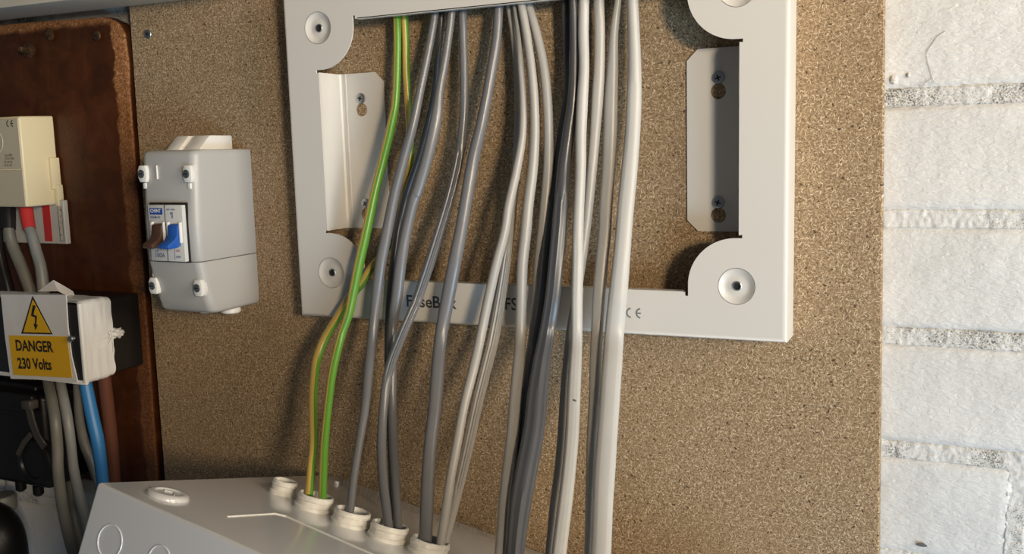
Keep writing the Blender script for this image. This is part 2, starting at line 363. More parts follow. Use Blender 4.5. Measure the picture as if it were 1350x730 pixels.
# ------------------------------------------------------------------ boards
cb_pts = [(-0.6635, -0.45), (-0.0325, -0.45), (-0.0325, -0.274), (-0.0395, 0.0846), (-0.0415, 0.32), (-0.662, 0.32), (-0.6640, 0.12), (-0.6650, 0.0), (-0.6640, -0.16)]
chip = obj('chipboard_panel', bm_from(prism([(x, z) for x, z in cb_pts], 0.0, 0.0135), 0.0006, 1), M_CHIP)
origin_to(chip, (-0.35, 0.0135, -0.45)); tag(chip, 'large raw chipboard backing panel screwed to the wall behind the grey frame', 'board')
BX = -0.6695
bb = [(-1.10, -0.318), (BX-.0035, -0.318), (BX-.0020, -0.16), (BX-.0015, 0.06), (BX, 0.08), (BX-.002, 0.108), (BX-.009, 0.118), (BX-.022, 0.1235), (-0.80, 0.1265), (-1.10, 0.127)]
brown = obj('varnished_board', bm_from(prism(bb, -0.0012, 0.0135), 0.0022, 2), M_BROWN, smooth=True)
origin_to(brown, (BX, 0.0135, 0.125)); tag(brown, 'dark brown varnished old meter board with a worn bare right edge, left of the chipboard', 'board')

def pan_screw(name, c, parent, r=0.0040, m=M_ZINC, label=None, h=0.0012, rot=0.4, n=(0, -1, 0)):
    c = Vector(c); nn = Vector(n).normalized()
    prof = [(r, 0), (r, h*.35), (r*.92, h*.75), (r*.7, h), (r*.66, h), (0.00001, h)]
    b = bm_from(lathe(prof, c, nn, 24))
    o = obj(name, b, m, parent, smooth=True, label=label)
    e1 = nn.orthogonal().normalized(); e1 = Matrix.Rotation(rot, 3, nn) @ e1; e2 = nn.cross(e1)
    rb = bmesh.new()
    for a, bb_ in ((e1, e2), (e2, e1)):
        Mx = Matrix(((a.x, bb_.x, nn.x, 0), (a.y, bb_.y, nn.y, 0), (a.z, bb_.z, nn.z, 0), (0, 0, 0, 1)))
        rbox(rb, -r*.5, r*.5, -r*.11, r*.11, h*1.0, h*1.06, 0, 1, Matrix.Translation(c) @ Mx)
    k = obj('cross_slot', rb, M_DARKHOLE, o)
    return o
pan_screw('screw', P(195, 45, 0), chip, 0.0042, rot=.2, label='zinc cross-head screw')
sc1 = pan_screw('screw', P(128, 47, -.0035), brown, 0.0046, M_RUST, 'dull painted-over screw head')
# rusty bolt with nut on the brown board
bc = Vector(P(39, 66, -.0035))
bo = obj('bolt', bm_from(lathe([(0.0075, 0), (0.0075, .0012), (0.0045, .0013), (0.0045, .0045), (0.0026, .0047), (0.0026, .011), (0.0018, .0118), (0.00001, .0118)], bc, (0.1, -1, 0), 6)), M_RUST, brown)
bo['label'] = 'rusty protruding bolt and nut'
obj('filler_patch', lathe([(0.0055, 0.0001), (0.0042, 0.0007), (0.00001, 0.0009)], P(65, 45, -.0035), (0, -1, 0), 18, 1.2), M_RUST, brown, smooth=True)
# painted rail over the boards
rz0 = 0.1305
rl = bmesh.new(); rbox(rl, -0.865, -0.52, -0.052, 0.0, rz0, rz0+0.036, 0.0015, 2)
rail = obj('trim_1', rl, M_RAIL, smooth=True); tag(rail, 'cream painted batten above the brown board', None, kind='structure')
rl = bmesh.new(); rbox(rl, -1.12, -0.866, -0.056, 0.0, rz0+0.001, rz0+0.036, 0.0015, 2); rbox(rl, -1.12, -0.868, -0.060, -0.052, rz0+.012, rz0+0.036, 0.0015, 2)
rail2 = obj('trim_2', rl, M_RAIL, smooth=True); tag(rail2, 'end block of the cream painted batten at the far left', None, kind='structure')

# ------------------------------------------------------------------ the grey steel mounting frame
FX, FZ, FA, FD = -0.2825, 0.0, math.radians(0.40), -0.029
def L2W(u, v, y): return Vector((FX+u*math.cos(FA)-v*math.sin(FA), y, FZ+u*math.sin(FA)+v*math.cos(FA)))
frame = empty('mounting_frame', (FX, 0, FZ-0.131), 'large pale grey steel mounting frame with rounded corner lobes, screwed over the chipboard', 'frame')
HW, HT, HB = 0.1913, 0.131, -0.1305; IW, IT, IB = 0.1625, 0.0985, -0.0995
LC = (0.1588, 0.0945); LR = 0.0315; BR = 0.0028; DR = 0.0118
def window_outline():
    "inner cut-out, counter-clockwise from bottom edge"
    pts = []
    def arc(cx, cz, a0, a1, n=22):
        for i in range(n+1):
            a = math.radians(a0+(a1-a0)*i/n); pts.append((cx+LR*math.cos(a), cz+LR*math.sin(a)))
    # bottom right lobe
    nz = 0.0022
    pts.append((-LC[0]+LR+nz, IB)); pts.append((LC[0]-LR-nz, IB)); pts.append((LC[0]-LR-nz, IB-.0025)); pts.append((LC[0]-LR, IB-.0025)); arc(LC[0], -LC[1], 180, 90)
    pts.append((IW+.0004, -LC[1]+LR)); pts.append((IW+.0004, -LC[1]+LR+.0022)); pts.append((IW-.0018, -LC[1]+LR+.0022))
    pts.append((IW-.0018, LC[1]-LR-.0022)); pts.append((IW+.0004, LC[1]-LR-.0022)); pts.append((IW+.0004, LC[1]-LR)); arc(LC[0], LC[1], 270, 180)
    pts.append((LC[0]-LR, IT+.0025)); pts.append((LC[0]-LR-nz, IT+.0025)); pts.append((LC[0]-LR-nz, IT)); pts.append((-LC[0]+LR+nz, IT)); pts.append((-LC[0]+LR+nz, IT+.0025)); pts.append((-LC[0]+LR, IT+.0025)); arc(-LC[0], LC[1], 0, -90)
    pts.append((-IW-.0004, LC[1]-LR)); pts.append((-IW-.0004, LC[1]-LR-.0022)); pts.append((-IW+.0018, LC[1]-LR-.0022))
    pts.append((-IW+.0018, -LC[1]+LR+.0022)); pts.append((-IW-.0004, -LC[1]+LR+.0022)); pts.append((-IW-.0004, -LC[1]+LR)); arc(-LC[0], -LC[1], 90, 0)
    pts.append((-LC[0]+LR, IB-.0025)); pts.append((-LC[0]+LR+nz, IB-.0025))
    return pts
cu = bpy.data.curves.new('c', 'CURVE'); cu.dimensions = '2D'; cu.fill_mode = 'BOTH'; cu.extrude = 0.0006
def spl(pts):
    s = cu.splines.new('POLY'); s.points.add(len(pts)-1); s.use_cyclic_u = True
    for p, q in zip(s.points, pts): p.co = (q[0], q[1], 0, 1)
o_ = BR
spl([(-HW+o_, HB+o_), (HW-o_, HB+o_), (HW-o_, HT-o_), (-HW+o_, HT-o_)]); spl(window_outline())
DIM = [(sx*(LC[0]+.0005), sz*LC[1]) for sx in (-1, 1) for sz in (-1, 1)]
for (cx, cz) in DIM: spl([(cx+DR*math.cos(2*math.pi*i/40), cz+DR*math.sin(2*math.pi*i/40)) for i in range(40)])
t = bpy.data.objects.new('c', cu); sc.collection.objects.link(t); bpy.context.view_layer.update()
me = bpy.data.meshes.new_from_object(t.evaluated_get(bpy.context.evaluated_depsgraph_get())); bpy.data.objects.remove(t)
fb = bmesh.new(); fb.from_mesh(me); bmesh.ops.remove_doubles(fb, verts=fb.verts, dist=1e-6)
for v in fb.verts: v.co = L2W(v.co.x, v.co.y, FD+0.0006-v.co.z)
# rounded outer fold and side flanges
prof = [(BR*(1-math.sin(math.radians(a))), FD+BR*(1-math.cos(math.radians(a)))) for a in (0, 18, 36, 54, 72, 90)]+[(0, -0.0005), (0.0012, -0.0005), (0.0012, FD+.004)]
prof = [(BR, FD)]+prof[1:]
V = []; F = []
for (ins, y) in prof:
    for (u, v) in ((-HW+ins, HB+ins), (HW-ins, HB+ins), (HW-ins, HT-ins), (-HW+ins, HT-ins)): V.append(L2W(u, v, y))
for i in range(len(prof)-1):
    for k in range(4): F.append((i*4+k, i*4+(k+1) % 4, (i+1)*4+(k+1) % 4, (i+1)*4+k))
merge(fb, (V, F))
obj('face_plate', fb, M_STEEL, frame, smooth=True)
# pressed recesses with their screw holes
for i, (cx, cz) in enumerate(DIM):
    c = L2W(cx, cz, FD)
    pr = [(DR+.0003, 0.0), (DR, 0.0), (DR*.97, -.0002), (DR*.90, -.0007), (DR*.80, -.0014), (DR*.68, -.0020), (DR*.55, -.0022), (DR*.40, -.0019), (0.0028, -.0018)]
    d_ = obj('pressed_recess', bm_from(lathe(pr, c, (0, -1, 0), 40)), M_STEEL, frame, smooth='all')
    right = cx > 0
    pr2 = [(0.0032, -.0020), (0.0032, -.0014), (0.0028, -.0011), (0.0021, -.0012), (0.0019, -.004), (0.00001, -.004)]
    q = obj('screw', bm_from(lathe(pr2, c, (0, -1, 0), 24)), M_DARKHOLE if False else M_ZINC, frame, smooth=True, label='small recessed screw in the corner lobe')
    obj('screw_socket', lathe([(0.00195, -.0022), (0.00001, -.0022)], c, (0, -1, 0), 16), M_DARKHOLE, q)
# folded lips
lip = bmesh.new()
def plate(bm, pts_uvy, th=0.0011, ax=None):
    "thin quad strip given as local points, with thickness along ax"
    a = [L2W(*p) for p in pts_uvy]; n = Vector(ax)*th; n0 = len(a)
    V = a+[p+n for p in a]; F = [tuple(range(n0)), tuple(range(2*n0-1, n0-1, -1))]+[(i, (i+1) % n0, n0+(i+1) % n0, n0+i) for i in range(n0)]
    merge(bm, (V, F))
g0, g1 = -LC[0]+LR+.004, LC[0]-LR-.004
plate(lip, [(g0, IT-.0004, FD), (g1, IT-.0004, FD), (g1, IT-.0004, FD+.0048), (g0, IT-.0004, FD+.0048)], .0011, (0, 0, 1))
obj('top_bar_lip', lip, M_STEEL, frame)
lip = bmesh.new()
plate(lip, [(g0, IB-.0007, FD+.0002), (g1, IB-.0007, FD+.0002), (g1, IB-.0007, FD+.008), (g0, IB-.0007, FD+.008)], .0011, (0, 0, 1))
obj('bottom_bar_lip', lip, M_STEEL, frame)
# wall tabs bent back from the window edges, with keyholes
def tab(side):
    s = side; TZ = 0.0612; ch = 0.0075; u0 = s*(IW-.0018); ue = s*(IW-0.0425)
    cu2 = bpy.data.curves.new('c', 'CURVE'); cu2.dimensions = '2D'; cu2.fill_mode = 'BOTH'; cu2.extrude = 0.0006
    def sp(pts):
        q = cu2.splines.new('POLY'); q.points.add(len(pts)-1); q.use_cyclic_u = True
        for p_, z_ in zip(q.points, pts): p_.co = (z_[0], z_[1], 0, 1)
    sp([(u0-s*.002, -TZ), (ue+s*ch, -TZ), (ue, -TZ+ch), (ue, TZ-ch), (ue+s*ch, TZ), (u0-s*.002, TZ)])
    ku = s*0.1414
    for kz in (0.0415, -0.0415):
        pts = []; n = 22       # round hole below, narrow slot above
        zc = kz-0.0088; r = 0.0052; a0 = 110
        for i in range(n+1):
            a = math.radians(a0-360*0+ (i/n)*(360-40)); pts.append((ku+r*math.cos(a), zc+r*math.sin(a)))
        pts += [(ku+.0022, kz), (ku+.0015, kz+.0018), (ku-.0015, kz+.0018), (ku-.0022, kz)]
        sp(pts)
    t = bpy.data.objects.new('c', cu2); sc.collection.objects.link(t); bpy.context.view_layer.update()
    me = bpy.data.meshes.new_from_object(t.evaluated_get(bpy.context.evaluated_depsgraph_get())); bpy.data.objects.remove(t)
    b = bmesh.new(); b.from_mesh(me); bmesh.ops.remove_doubles(b, verts=b.verts, dist=1e-6)
    for v in b.verts: v.co = L2W(v.co.x, v.co.y, -0.0008-v.co.z)
    # web back to the face with a rounded bend at both ends
    pf = [(u0, FD+.0010), (u0, -.0034), (u0-s*.0006, -.0022), (u0-s*.0020, -.0014)]
    V = []; F = []
    for (u, y) in pf+[(u-s*(-.0011), y+(.0011 if i > 1 else 0)) for i, (u, y) in reversed(list(enumerate(pf)))]:
        for z in (-TZ, TZ): V.append(L2W(u, z, y))
    n = len(V)//2
    for i in range(n):
        j = (i+1) % n; F.append((2*i, 2*i+1, 2*j+1, 2*j))
    F.append(tuple(2*i for i in range(n))); F.append(tuple(2*i+1 for i in range(n)))
    merge(b, (V, F))
    # pressed bead beside the bend
    V = []; F = []
    for k in range(7):
        a = math.pi*k/6; 
        for z in (-TZ, TZ): V.append(L2W(u0-s*(.0052+.0011*math.cos(a)), z, -.0014-.0005*math.sin(a)))
    for k in range(6): F.append((2*k, 2*k+1, 2*k+3, 2*k+2))
    merge(b, (V, F))
    obj('keyhole_tab', b, M_STEEL, frame, smooth=True)
    for kz in (0.0415, -0.0415):
        pan_screw('screw', L2W(ku, kz, -0.0014), frame, 0.0042, h=.0016, rot=.5+s*.3+kz*9, label='zinc cross-head screw holding the wall tab')
tab(-1); tab(1)
# print on the bottom bar
def fM(px, py): 
    q = Vector(P(px, py, FD-.00012)); ux = L2W(1, 0, 0)-L2W(0, 0, 0); uz = L2W(0, 1, 0)-L2W(0, 0, 0); return frame_M(q, ux, uz)
text('printed_name', 'FuseBox', 0.0128, M_PRINT, frame, fM(535.5, 408), 0.00022, 'grey printed word FuseBox', 0.98)
text('printed_code', 'FSB', 0.0128, M_PRINT, frame, fM(665, 412.5), 0.00010, 'grey printed letters beginning FS, mostly behind cables', 0.9)
def ce_mark(parent, M, s, m, name='printed_ce_mark'):
    b = bmesh.new(); R = .5*s; r = .5*s*.72
    for cx, bar in ((0.5*s, False), (1.42*s, True)):
        V = []; F = []
        for i in range(19):
            a = math.radians(98+164*i/18)
            V += [(cx+R*math.cos(a), .5*s+R*math.sin(a), 0), (cx+r*math.cos(a), .5*s+r*math.sin(a), 0)]
        for i in range(18): F.append((2*i, 2*i+1, 2*i+3, 2*i+2))
        merge(b, (V, F))
        if bar: merge(b, ([(cx-r, .43*s, 0), (cx, .43*s, 0), (cx, .57*s, 0), (cx-r, .57*s, 0)], [(0, 1, 2, 3)]))
    bmesh.ops.transform(b, matrix=M, verts=b.verts)
    return obj(name, b, m, parent)
ce_mark(frame, fM(825.5, 419.0), 0.0074, mat('mid_grey_print', (0.16, 0.165, 0.17), .6))

# ------------------------------------------------------------------ the grey enclosure lying at the bottom
Ld = -ray(-1757, -194); Ld /= np.linalg.norm(Ld)
A_, B_ = (128, 635), (437, 624.6)
ra, rb = ray(*A_), ray(*B_); N_ = np.cross(ra, rb); Ud = np.cross(Ld, N_); Ud /= np.linalg.norm(Ud)
if Ud[1] < 0: Ud = -Ud
Nn = np.cross(Ld, Ud); Nn = Nn if Nn[2] > 0 else -Nn
Bw = P(437, 624.6, -0.004)
sol = np.linalg.lstsq(np.stack([ra, Ud], 1), Bw-CAM, rcond=None)[0]; Aw = CAM+ra*sol[0]; BW = sol[1]
def onbox(px, py, h=0.0):
    v = ray(px, py); t_ = ((Aw+Nn*h-CAM)@Nn)/(v@Nn); return CAM+v*t_
def boxc(a, b, c): return Vector(Aw+Ld*a+Ud*b+Nn*c)
BM = Matrix(((Ld[0], Ud[0], Nn[0], Aw[0]), (Ld[1], Ud[1], Nn[1], Aw[1]), (Ld[2], Ud[2], Nn[2], Aw[2]), (0, 0, 0, 1)))
enc = empty('enclosure', tuple(boxc(0.20, BW/2, -0.12)), 'large glossy light grey plastic enclosure with white cable glands, below the frame', 'enclosure')
BLn, BHn = 0.42, 0.27  # unseen body height added to block light from the lower-left wall
e = bmesh.new(); rr = 0.0035
tb = bmesh.new(); bmesh.ops.create_cube(tb, size=1)
for v in tb.verts: v.co = (BLn*(v.co.x+.5), BW*(v.co.y+.5), BHn*(v.co.z-.5))
# back left upright corner rounder than the rest
ed = [x for x in tb.edges if abs(x.verts[0].co.x) < 1e-6 and abs(x.verts[1].co.x) < 1e-6 and x.verts[0].co.y > BW-1e-6 and x.verts[1].co.y > BW-1e-6]
bmesh.ops.bevel(tb, geom=ed, offset=0.014, segments=6, affect='EDGES', profile=.5)
ed = [x for x in tb.edges if x.calc_face_angle(0) > .5]
bmesh.ops.bevel(tb, geom=ed, offset=0.0022, segments=3, affect='EDGES', profile=.5)
bmesh.ops.transform(tb, matrix=BM, verts=tb.verts)
obj('body', tb, M_BOX, enc, smooth=True)
glands = []
G_DATA = [(376.8, 632.7, .0092, .0100), (417.4, 651.6, .0130, .0100), (466.0, 672.0, .0128, .0100), (515.2, 690.2, .0130, .0100), (568.5, 710.6, .0132, .0100)]
cen = [onbox(x, y, h) for x, y, r, h in G_DATA]
gl = [((c-Aw)@Ld, (c-Aw)@Ud, G_DATA[i][2]) for i, c in enumerate(cen)]
for q in ((668, 776), (729, 801), (789, 825)):
    c = onbox(*q, .010); gl.append(((c-Aw)@Ld, (c-Aw)@Ud, .0185 if q[0] == 668 else .0150))
for i, (a, b_, r) in enumerate(gl):
    h = .0100; c = boxc(a, b_, 0)
    pr = [(r+.0008, 0), (r+.0008, .0022), (r-.0002, .0030), (r-.0002, .0062), (r+.0003, .0066), (r+.0003, .0074), (r-.0001, .0078), (r-.0001, .0092), (r-.0008, h), (r-.0018, h), (r-.0021, h-.001), (r-.0021, 0.0004), (0.00001, 0.0004)]
    b = bm_from(lathe(pr, c, Nn, 40))
    for v in b.verts:
        q = v.co*260; rv = (v.co-c); rv -= Vector(Nn)*rv.dot(Vector(Nn))
        if rv.length > r*.7: v.co += rv.normalized()*0.00035*noise.noise(q)+Vector(Nn)*(0.00025*noise.noise(q*1.7) if (v.co-c).dot(Vector(Nn)) > .005 else 0)
    g_ = obj('cable_gland', b, M_GLAND, enc, smooth=True)
    obj('gland_bore', lathe([(r-.0021, .0006), (0.00001, .0006)], c, Nn, 24), M_DARKHOLE, g_)
# domed blanking plug with its raised arrow
pc = onbox(221, 654, 0); rp = .0135
plug = obj('blanking_plug', bm_from(lathe([(rp, 0), (rp, .0010), (rp*.93, .0024), (rp*.80, .0032), (rp*.66, .0030), (rp*.60, .0022), (0.00001, .0020)], pc, Nn, 40)), M_CLEARW if False else M_BOX, enc, smooth=True, label='round domed blanking plug')
ab = bmesh.new(); pb = (pc-Aw); a0, b0 = pb@Ld, pb@Ud
for (x0, y0, x1, y1) in ((-.005, .001, .0, .0045), (0, .0045, .006, -.001), (-.006, .0015, -.0035, .0005)):
    d = Vector((x1-x0, y1-y0, 0)); L_ = d.length; an = math.atan2(d.y, d.x)
    rbox(ab, 0, L_, -.0004, .0004, .0019, .0028, 0, 1, BM @ Matrix.Translation((a0+x0, b0+y0, 0)) @ Matrix.Rotation(an, 4, 'Z'))
obj('raised_arrow', ab, M_BOX, plug)
# moulded ring with pip near the back corner
pc2 = onbox(444, 636, 0)
obj('moulded_pip', bm_from(lathe([(.0022, 0), (.0020, .0010), (.0012, .0014), (.00001, .0014)], pc2, Nn, 18)), M_BOX, enc, smooth=True)
# raised panel with thin bright edge on the top face
pl = [onbox(*q, 0) for q in ((300, 681), (362, 677), (377, 680.5), (492, 731))]
pl = [((q-Aw)@Ld, (q-Aw)@Ud) for q in pl]
ext = (pl[3][0]-pl[2][0], pl[3][1]-pl[2][1]); n_ = math.hypot(*ext)
poly = [pl[0], pl[1], pl[2], (pl[2][0]+ext[0]/n_*.24, pl[2][1]+ext[1]/n_*.24)]
poly.append((poly[3][0], .012)); poly.append((pl[0][0], .012))
def band(pts, wd, h):
    "closed raised rib along a polyline on the box top"
    b = bmesh.new()
    for i in range(len(pts)-1):
        p, q = Vector(pts[i]), Vector(pts[i+1]); d = q-p; an = math.atan2(d.y, d.x)
        rbox(b, -wd/2, d.length+wd/2, -wd/2, wd/2, -.0005, h, 0, 1, BM @ Matrix.Translation((p.x, p.y, 0)) @ Matrix.Rotation(an, 4, 'Z'))
    return b
obj('panel_rib', band(poly[:4], .0010, .0007), M_CLEARW, enc, label='thin pale moulded line')
# knock-outs on the left front face (ring grooves as fine raised rims)
FM = BM @ Matrix(((1, 0, 0, 0), (0, 0, 1, 0), (0, 1, 0, 0), (0, 0, 0, 1)))
def onfront(px, py):
    v = ray(px, py); t_ = ((Aw-CAM)@Ud)/(v@Ud); q = CAM+v*t_-Aw; return q@Ld, q@Nn
for (px, py, r) in ((145, 713.5, .0100), (210, 738, .0085)):
    a, c = onfront(px, py); ctr = boxc(a, 0, c)
    obj('knockout_ring', lathe([(r+.0004, 0), (r+.0002, .0005), (r-.0002, .0005), (r-.0004, 0.0)], ctr, -Ud, 48), M_BOX, enc, smooth=True)

# ------------------------------------------------------------------ cables
def catmull(pts, n=6):
    out = []; m = len(pts)
    for i in range(m-1):
        p0, p1, p2, p3 = pts[max(i-1, 0)], pts[i], pts[i+1], pts[min(i+2, m-1)]
        for k in range(n):
            t = k/n; out.append(0.5*((2*p1)+(-p0+p2)*t+(2*p0-5*p1+4*p2-p3)*t*t+(-p0+3*p1-3*p2+p3)*t*t*t))
    out.append(pts[-1]); return out
def cable_mesh(tr, depth, thick=None, off=0.0, sec=36, flat=True, n=5, ridge=0.0, rf=2, tilt=0.0, cap=False):
    """tr: list of (px, py, width_px); depth: list of (py, Y) -> V, F, list of section loops, plus per-face ring index"""
    ys = [d[0] for d in depth]; Ys = [d[1] for d in depth]; rows = []
    for (x, y, wd) in tr:
        Y = float(np.interp(y, ys, Ys))+off; p = P(x, y, Y); z = (p-CAM)@FW; rows.append(np.array([*p, wd*z/FPX]))
    sm = catmull(rows, n); V = []; F = []
    for i, r_ in enumerate(sm):
        p = Vector(r_[:3]); t = Vector(sm[min(i+1, len(sm)-1)][:3])-Vector(sm[max(i-1, 0)][:3]); t.normalize()
        view = (Vector(CAM)-p).normalized(); s = t.cross(view).normalized(); nrm = s.cross(t).normalized()
        if nrm.dot(view) < 0: nrm = -nrm
        if tilt:
            R = Matrix.Rotation(tilt, 3, t); s = R @ s; nrm = R @ nrm
        a = r_[3]/2; b = a if thick is None else min(thick/2, a)
        for k in range(sec):
            th = 2*math.pi*k/sec; c_, s_ = math.cos(th), math.sin(th); e_ = 2/2.35 if (a > b*1.15) else 1.0
            x_ = a*math.copysign(abs(c_)**e_, c_); y_ = b*math.copysign(abs(s_)**e_, s_)
            if ridge and a > b*1.15: y_ *= 1+ridge*math.cos(x_/a*math.pi*rf)
            V.append(p+s*x_+nrm*y_)
    m = len(sm)
    for i in range(m-1):
        for k in range(sec): F.append((i*sec+k, i*sec+(k+1) % sec, (i+1)*sec+(k+1) % sec, (i+1)*sec+k))
    F.append(tuple(range(sec))); F.append(tuple((m-1)*sec+k for k in range(sec)))
    return V, F, sec
def cable(name, label, m, tr, depth, group=None, m2=None, stripe=None, **kw):
    V, F, sec = cable_mesh(tr, depth, **kw)
    o = obj(name, (V, F), m, None, smooth=True)
    if m2:      # second colour runs lengthwise: it is the insulation's own stripe
        o.data.materials.append(m2)
        for i, p in enumerate(o.data.polygons):
            if i < len(F)-2 and (i % sec) in stripe: p.material_index = 1
    lo = min(V, key=lambda q: q[2]); origin_to(o, tuple(lo)); tag(o, label, 'cable', group); return o
def dp(end, gl_y=None, top=-.016, mid=-.026, bar=-.041, endY=-.10):
    return [(-60, top), (20, top), (200, mid), (365, bar), (430, bar-.003), (end, endY)]
def gY(i): return float(boxc(gl[i][0], gl[i][1], .004)[1])
ins = lambda i, dx=0, dy=0: None
TOPE = -18
# earth cables
E1 = [(523.6, -20, 10), (523.5, 17, 10.6), (523.9, 66, 10), (522, 130, 10.4), (516.2, 164, 12), (505.8, 208, 12.3), (494.8, 251, 12), (483.5, 304, 13), (473.4, 348, 13), (464.7, 391, 12.3), (459.8, 414, 11.4), (449.5, 444, 11), (439, 488, 11), (433, 532, 10.7), (428, 584, 11), (426, 628, 11), (425, 662, 11)]
E2 = [(532.5, -20, 9.8), (533.2, 16, 9.8), (534.8, 53, 9.6), (535.4, 89, 9.8), (537.2, 120, 10), (540, 164, 10), (541, 205, 10), (537.5, 230, 10), (532, 262, 10.5), (522, 297, 11), (507, 331, 11), (487, 357, 11), (477, 373, 11), (461, 392, 11), (444.5, 419, 11.5), (429.5, 444, 12), (420, 466, 11.7), (415.3, 488, 11.5), (412.6, 528, 11.2), (413.2, 584, 11), (410, 617, 11), (407.5, 654, 11)]
cable('earth_cable', 'green and yellow earth cable, the front one, nearly straight into the second gland', M_GREEN, E1, [(-60, -.016), (20, -.016), (200, -.026), (300, -.038), (391, -.048), (440, -.055), (662, gY(1))], 'earth cables', M_YELLOW, set(range(0, 6)))
cable('earth_cable', 'green and yellow earth cable passing behind grey cables and bowing out leftward below the frame', M_GREEN, E2, [(-60, -.011), (20, -.011), (262, -.012), (310, -.022), (357, -.0345), (440, -.042), (470, -.05), (654, gY(1))], 'earth cables', M_YELLOW, set(range(0, 10)))
A1 = [(577, -20, 10), (574, 14, 10.3), (567.5, 53, 10.7), (560.4, 89, 11), (553.6, 121, 11.3), (544.7, 164, 12.5), (532.6, 208, 13.6), (521.1, 252, 14), (510.7, 304, 14.6), (502, 348, 15), (496.5, 391, 14.5), (490.8, 444, 13.2), (486, 488, 13), (481.4, 536, 11.8), (473.5, 584, 11), (466.7, 628, 10.8), (462, 669, 11), (461, 682, 11)]
cable('grey_cable', 'mid-grey cable running alone into the third gland', M_MG, A1, [(-60, -.016), (20, -.016), (164, -.030), (348, -.044), (430, -.047), (682, gY(2))], 'mid-grey cables', thick=.0072)
B1 = [(585, -20, 8), (583, 14, 8), (579.5, 53, 8), (576.5, 80, 8), (573, 120, 8), (564, 164, 8.5), (552, 208, 9), (541, 240, 9.5), (534.8, 260, 10), (529.3, 282, 10.5), (523.9, 304, 10), (517.8, 348, 9.5), (513.5, 391, 8.8), (511, 444, 8), (511, 488, 8), (513, 540, 8), (515, 600, 8), (517, 660, 8), (517, 700, 8)]
cable('grey_cable', 'dark thin cable half hidden left of the grey cable beside it, behind its neighbours', M_DG, B1, [(-60, -.010), (20, -.010), (164, -.010), (262, -.020), (348, -.0345), (391, -.0345), (488, -.038), (560, -.050), (640, -.076), (700, gY(3)+.009)], thick=.0055)
B2 = [(598.5, -20, 10.5), (596, 11, 10.7), (590.6, 53, 10.5), (584.9, 89, 11.6), (579, 122, 12), (574.3, 160, 15.5), (563.3, 208, 15), (550.2, 252, 14.6), (546.2, 262, 14), (536, 304, 14), (528.3, 348, 15), (523.3, 391, 15), (519, 422, 13), (517, 444, 12), (517.2, 488, 12), (517.2, 536, 12), (518.8, 584, 12), (521, 628, 12), (523.7, 672, 11.5), (525, 704, 11.5)]
cable('grey_cable', 'glossy mid-grey cable entering the right side of the fourth gland', M_MG, B2, [(-60, -.018), (20, -.018), (164, -.030), (348, -.044), (430, -.046), (560, -.065), (704, gY(3)+.003)], 'mid-grey cables', thick=.0068)
C1 = [(609.6, -20, 11), (609.8, 11, 11.3), (610.6, 53, 11), (611.6, 89, 11.5), (612, 122, 12), (611, 160, 12), (605, 208, 13), (594, 256, 13), (579.8, 304, 13.3), (566, 348, 14), (551.3, 391, 13.2), (545, 407, 13), (528.7, 444, 13), (512.8, 488, 13), (505.6, 535, 12), (502.9, 584, 12.5), (504.5, 628, 12.5), (509.5, 672, 12.5), (513, 702, 12)]
cable('grey_cable', 'mid-grey cable crossing leftward over its neighbour into the fourth gland', M_MG, C1, [(-60, -.014), (20, -.014), (208, -.024), (348, -.042), (391, -.047), (430, -.057), (488, -.064), (560, -.076), (702, gY(3)-.004)], 'mid-grey cables', thick=.0062, ridge=.09, rf=4)
D1 = [(659, -20, 12), (657.4, 11, 12.4), (654.3, 53, 13), (648.5, 89, 14), (642.8, 122, 14), (634.6, 164, 15.2), (624.2, 208, 16.3), (616, 255, 16.5), (607.7, 304, 16.8), (599, 348, 18), (590.7, 391, 18.2), (581.3, 444, 17.2), (577.1, 488, 17.8), (573.4, 536, 17.5), (567.6, 584, 17.5), (564.3, 628, 17.6), (562.5, 676, 17.8), (561, 712, 17.5), (560.5, 724, 17.5)]
cable('grey_cable', 'thickest single mid-grey cable, entering the left of the fifth gland', M_MG, D1, [(-60, -.018), (20, -.018), (208, -.032), (348, -.044), (430, -.047), (724, gY(4))], 'mid-grey cables', thick=.0078)
F1 = [(677.5, -20, 7.5), (679, 4, 8), (684, 44, 8), (686.7, 88, 8.6), (689.4, 128, 9.3), (688.9, 176, 10.5), (681.3, 223, 12), (670.8, 270, 12.4), (665.5, 305, 12.4), (654.5, 347, 13), (644, 393, 13), (633.4, 444, 13), (623.5, 488, 13), (611.7, 535, 12.4), (602.7, 584, 12.4), (594.5, 628, 12.3), (588, 672, 12.6), (581.3, 714, 12), (580, 726, 12)]
cable('grey_cable', 'glossy light grey cable, leftmost of the light ones, over its twin into the fifth gland', M_LG, F1, [(-60, -.017), (20, -.017), (131, -.024), (208, -.031), (348, -.047), (430, -.053), (726, gY(4)-.003)], 'light grey cables', thick=.0066)
F2 = [(669.5, -20, 9), (670.7, 4, 9), (677, 44, 9), (681.2, 88, 9), (683, 131, 9.3), (683, 170, 10), (680, 223, 11), (676, 270, 12), (672.5, 305, 12), (667, 347, 12.5), (660, 393, 14), (651, 444, 15.5), (642, 481, 15.4), (630.5, 527, 15), (618, 584, 14.5), (608, 628, 13.5), (597.5, 672, 12.5), (587.5, 712, 11), (585.5, 724, 10)]
cable('grey_cable', 'duller light grey cable behind its twin, showing right of it below the bar', M_LG, F2, [(-60, -.012), (20, -.012), (170, -.014), (270, -.022), (348, -.036), (430, -.039), (724, gY(4)+.006)], 'light grey cables', thick=.0058, ridge=.12, rf=4)
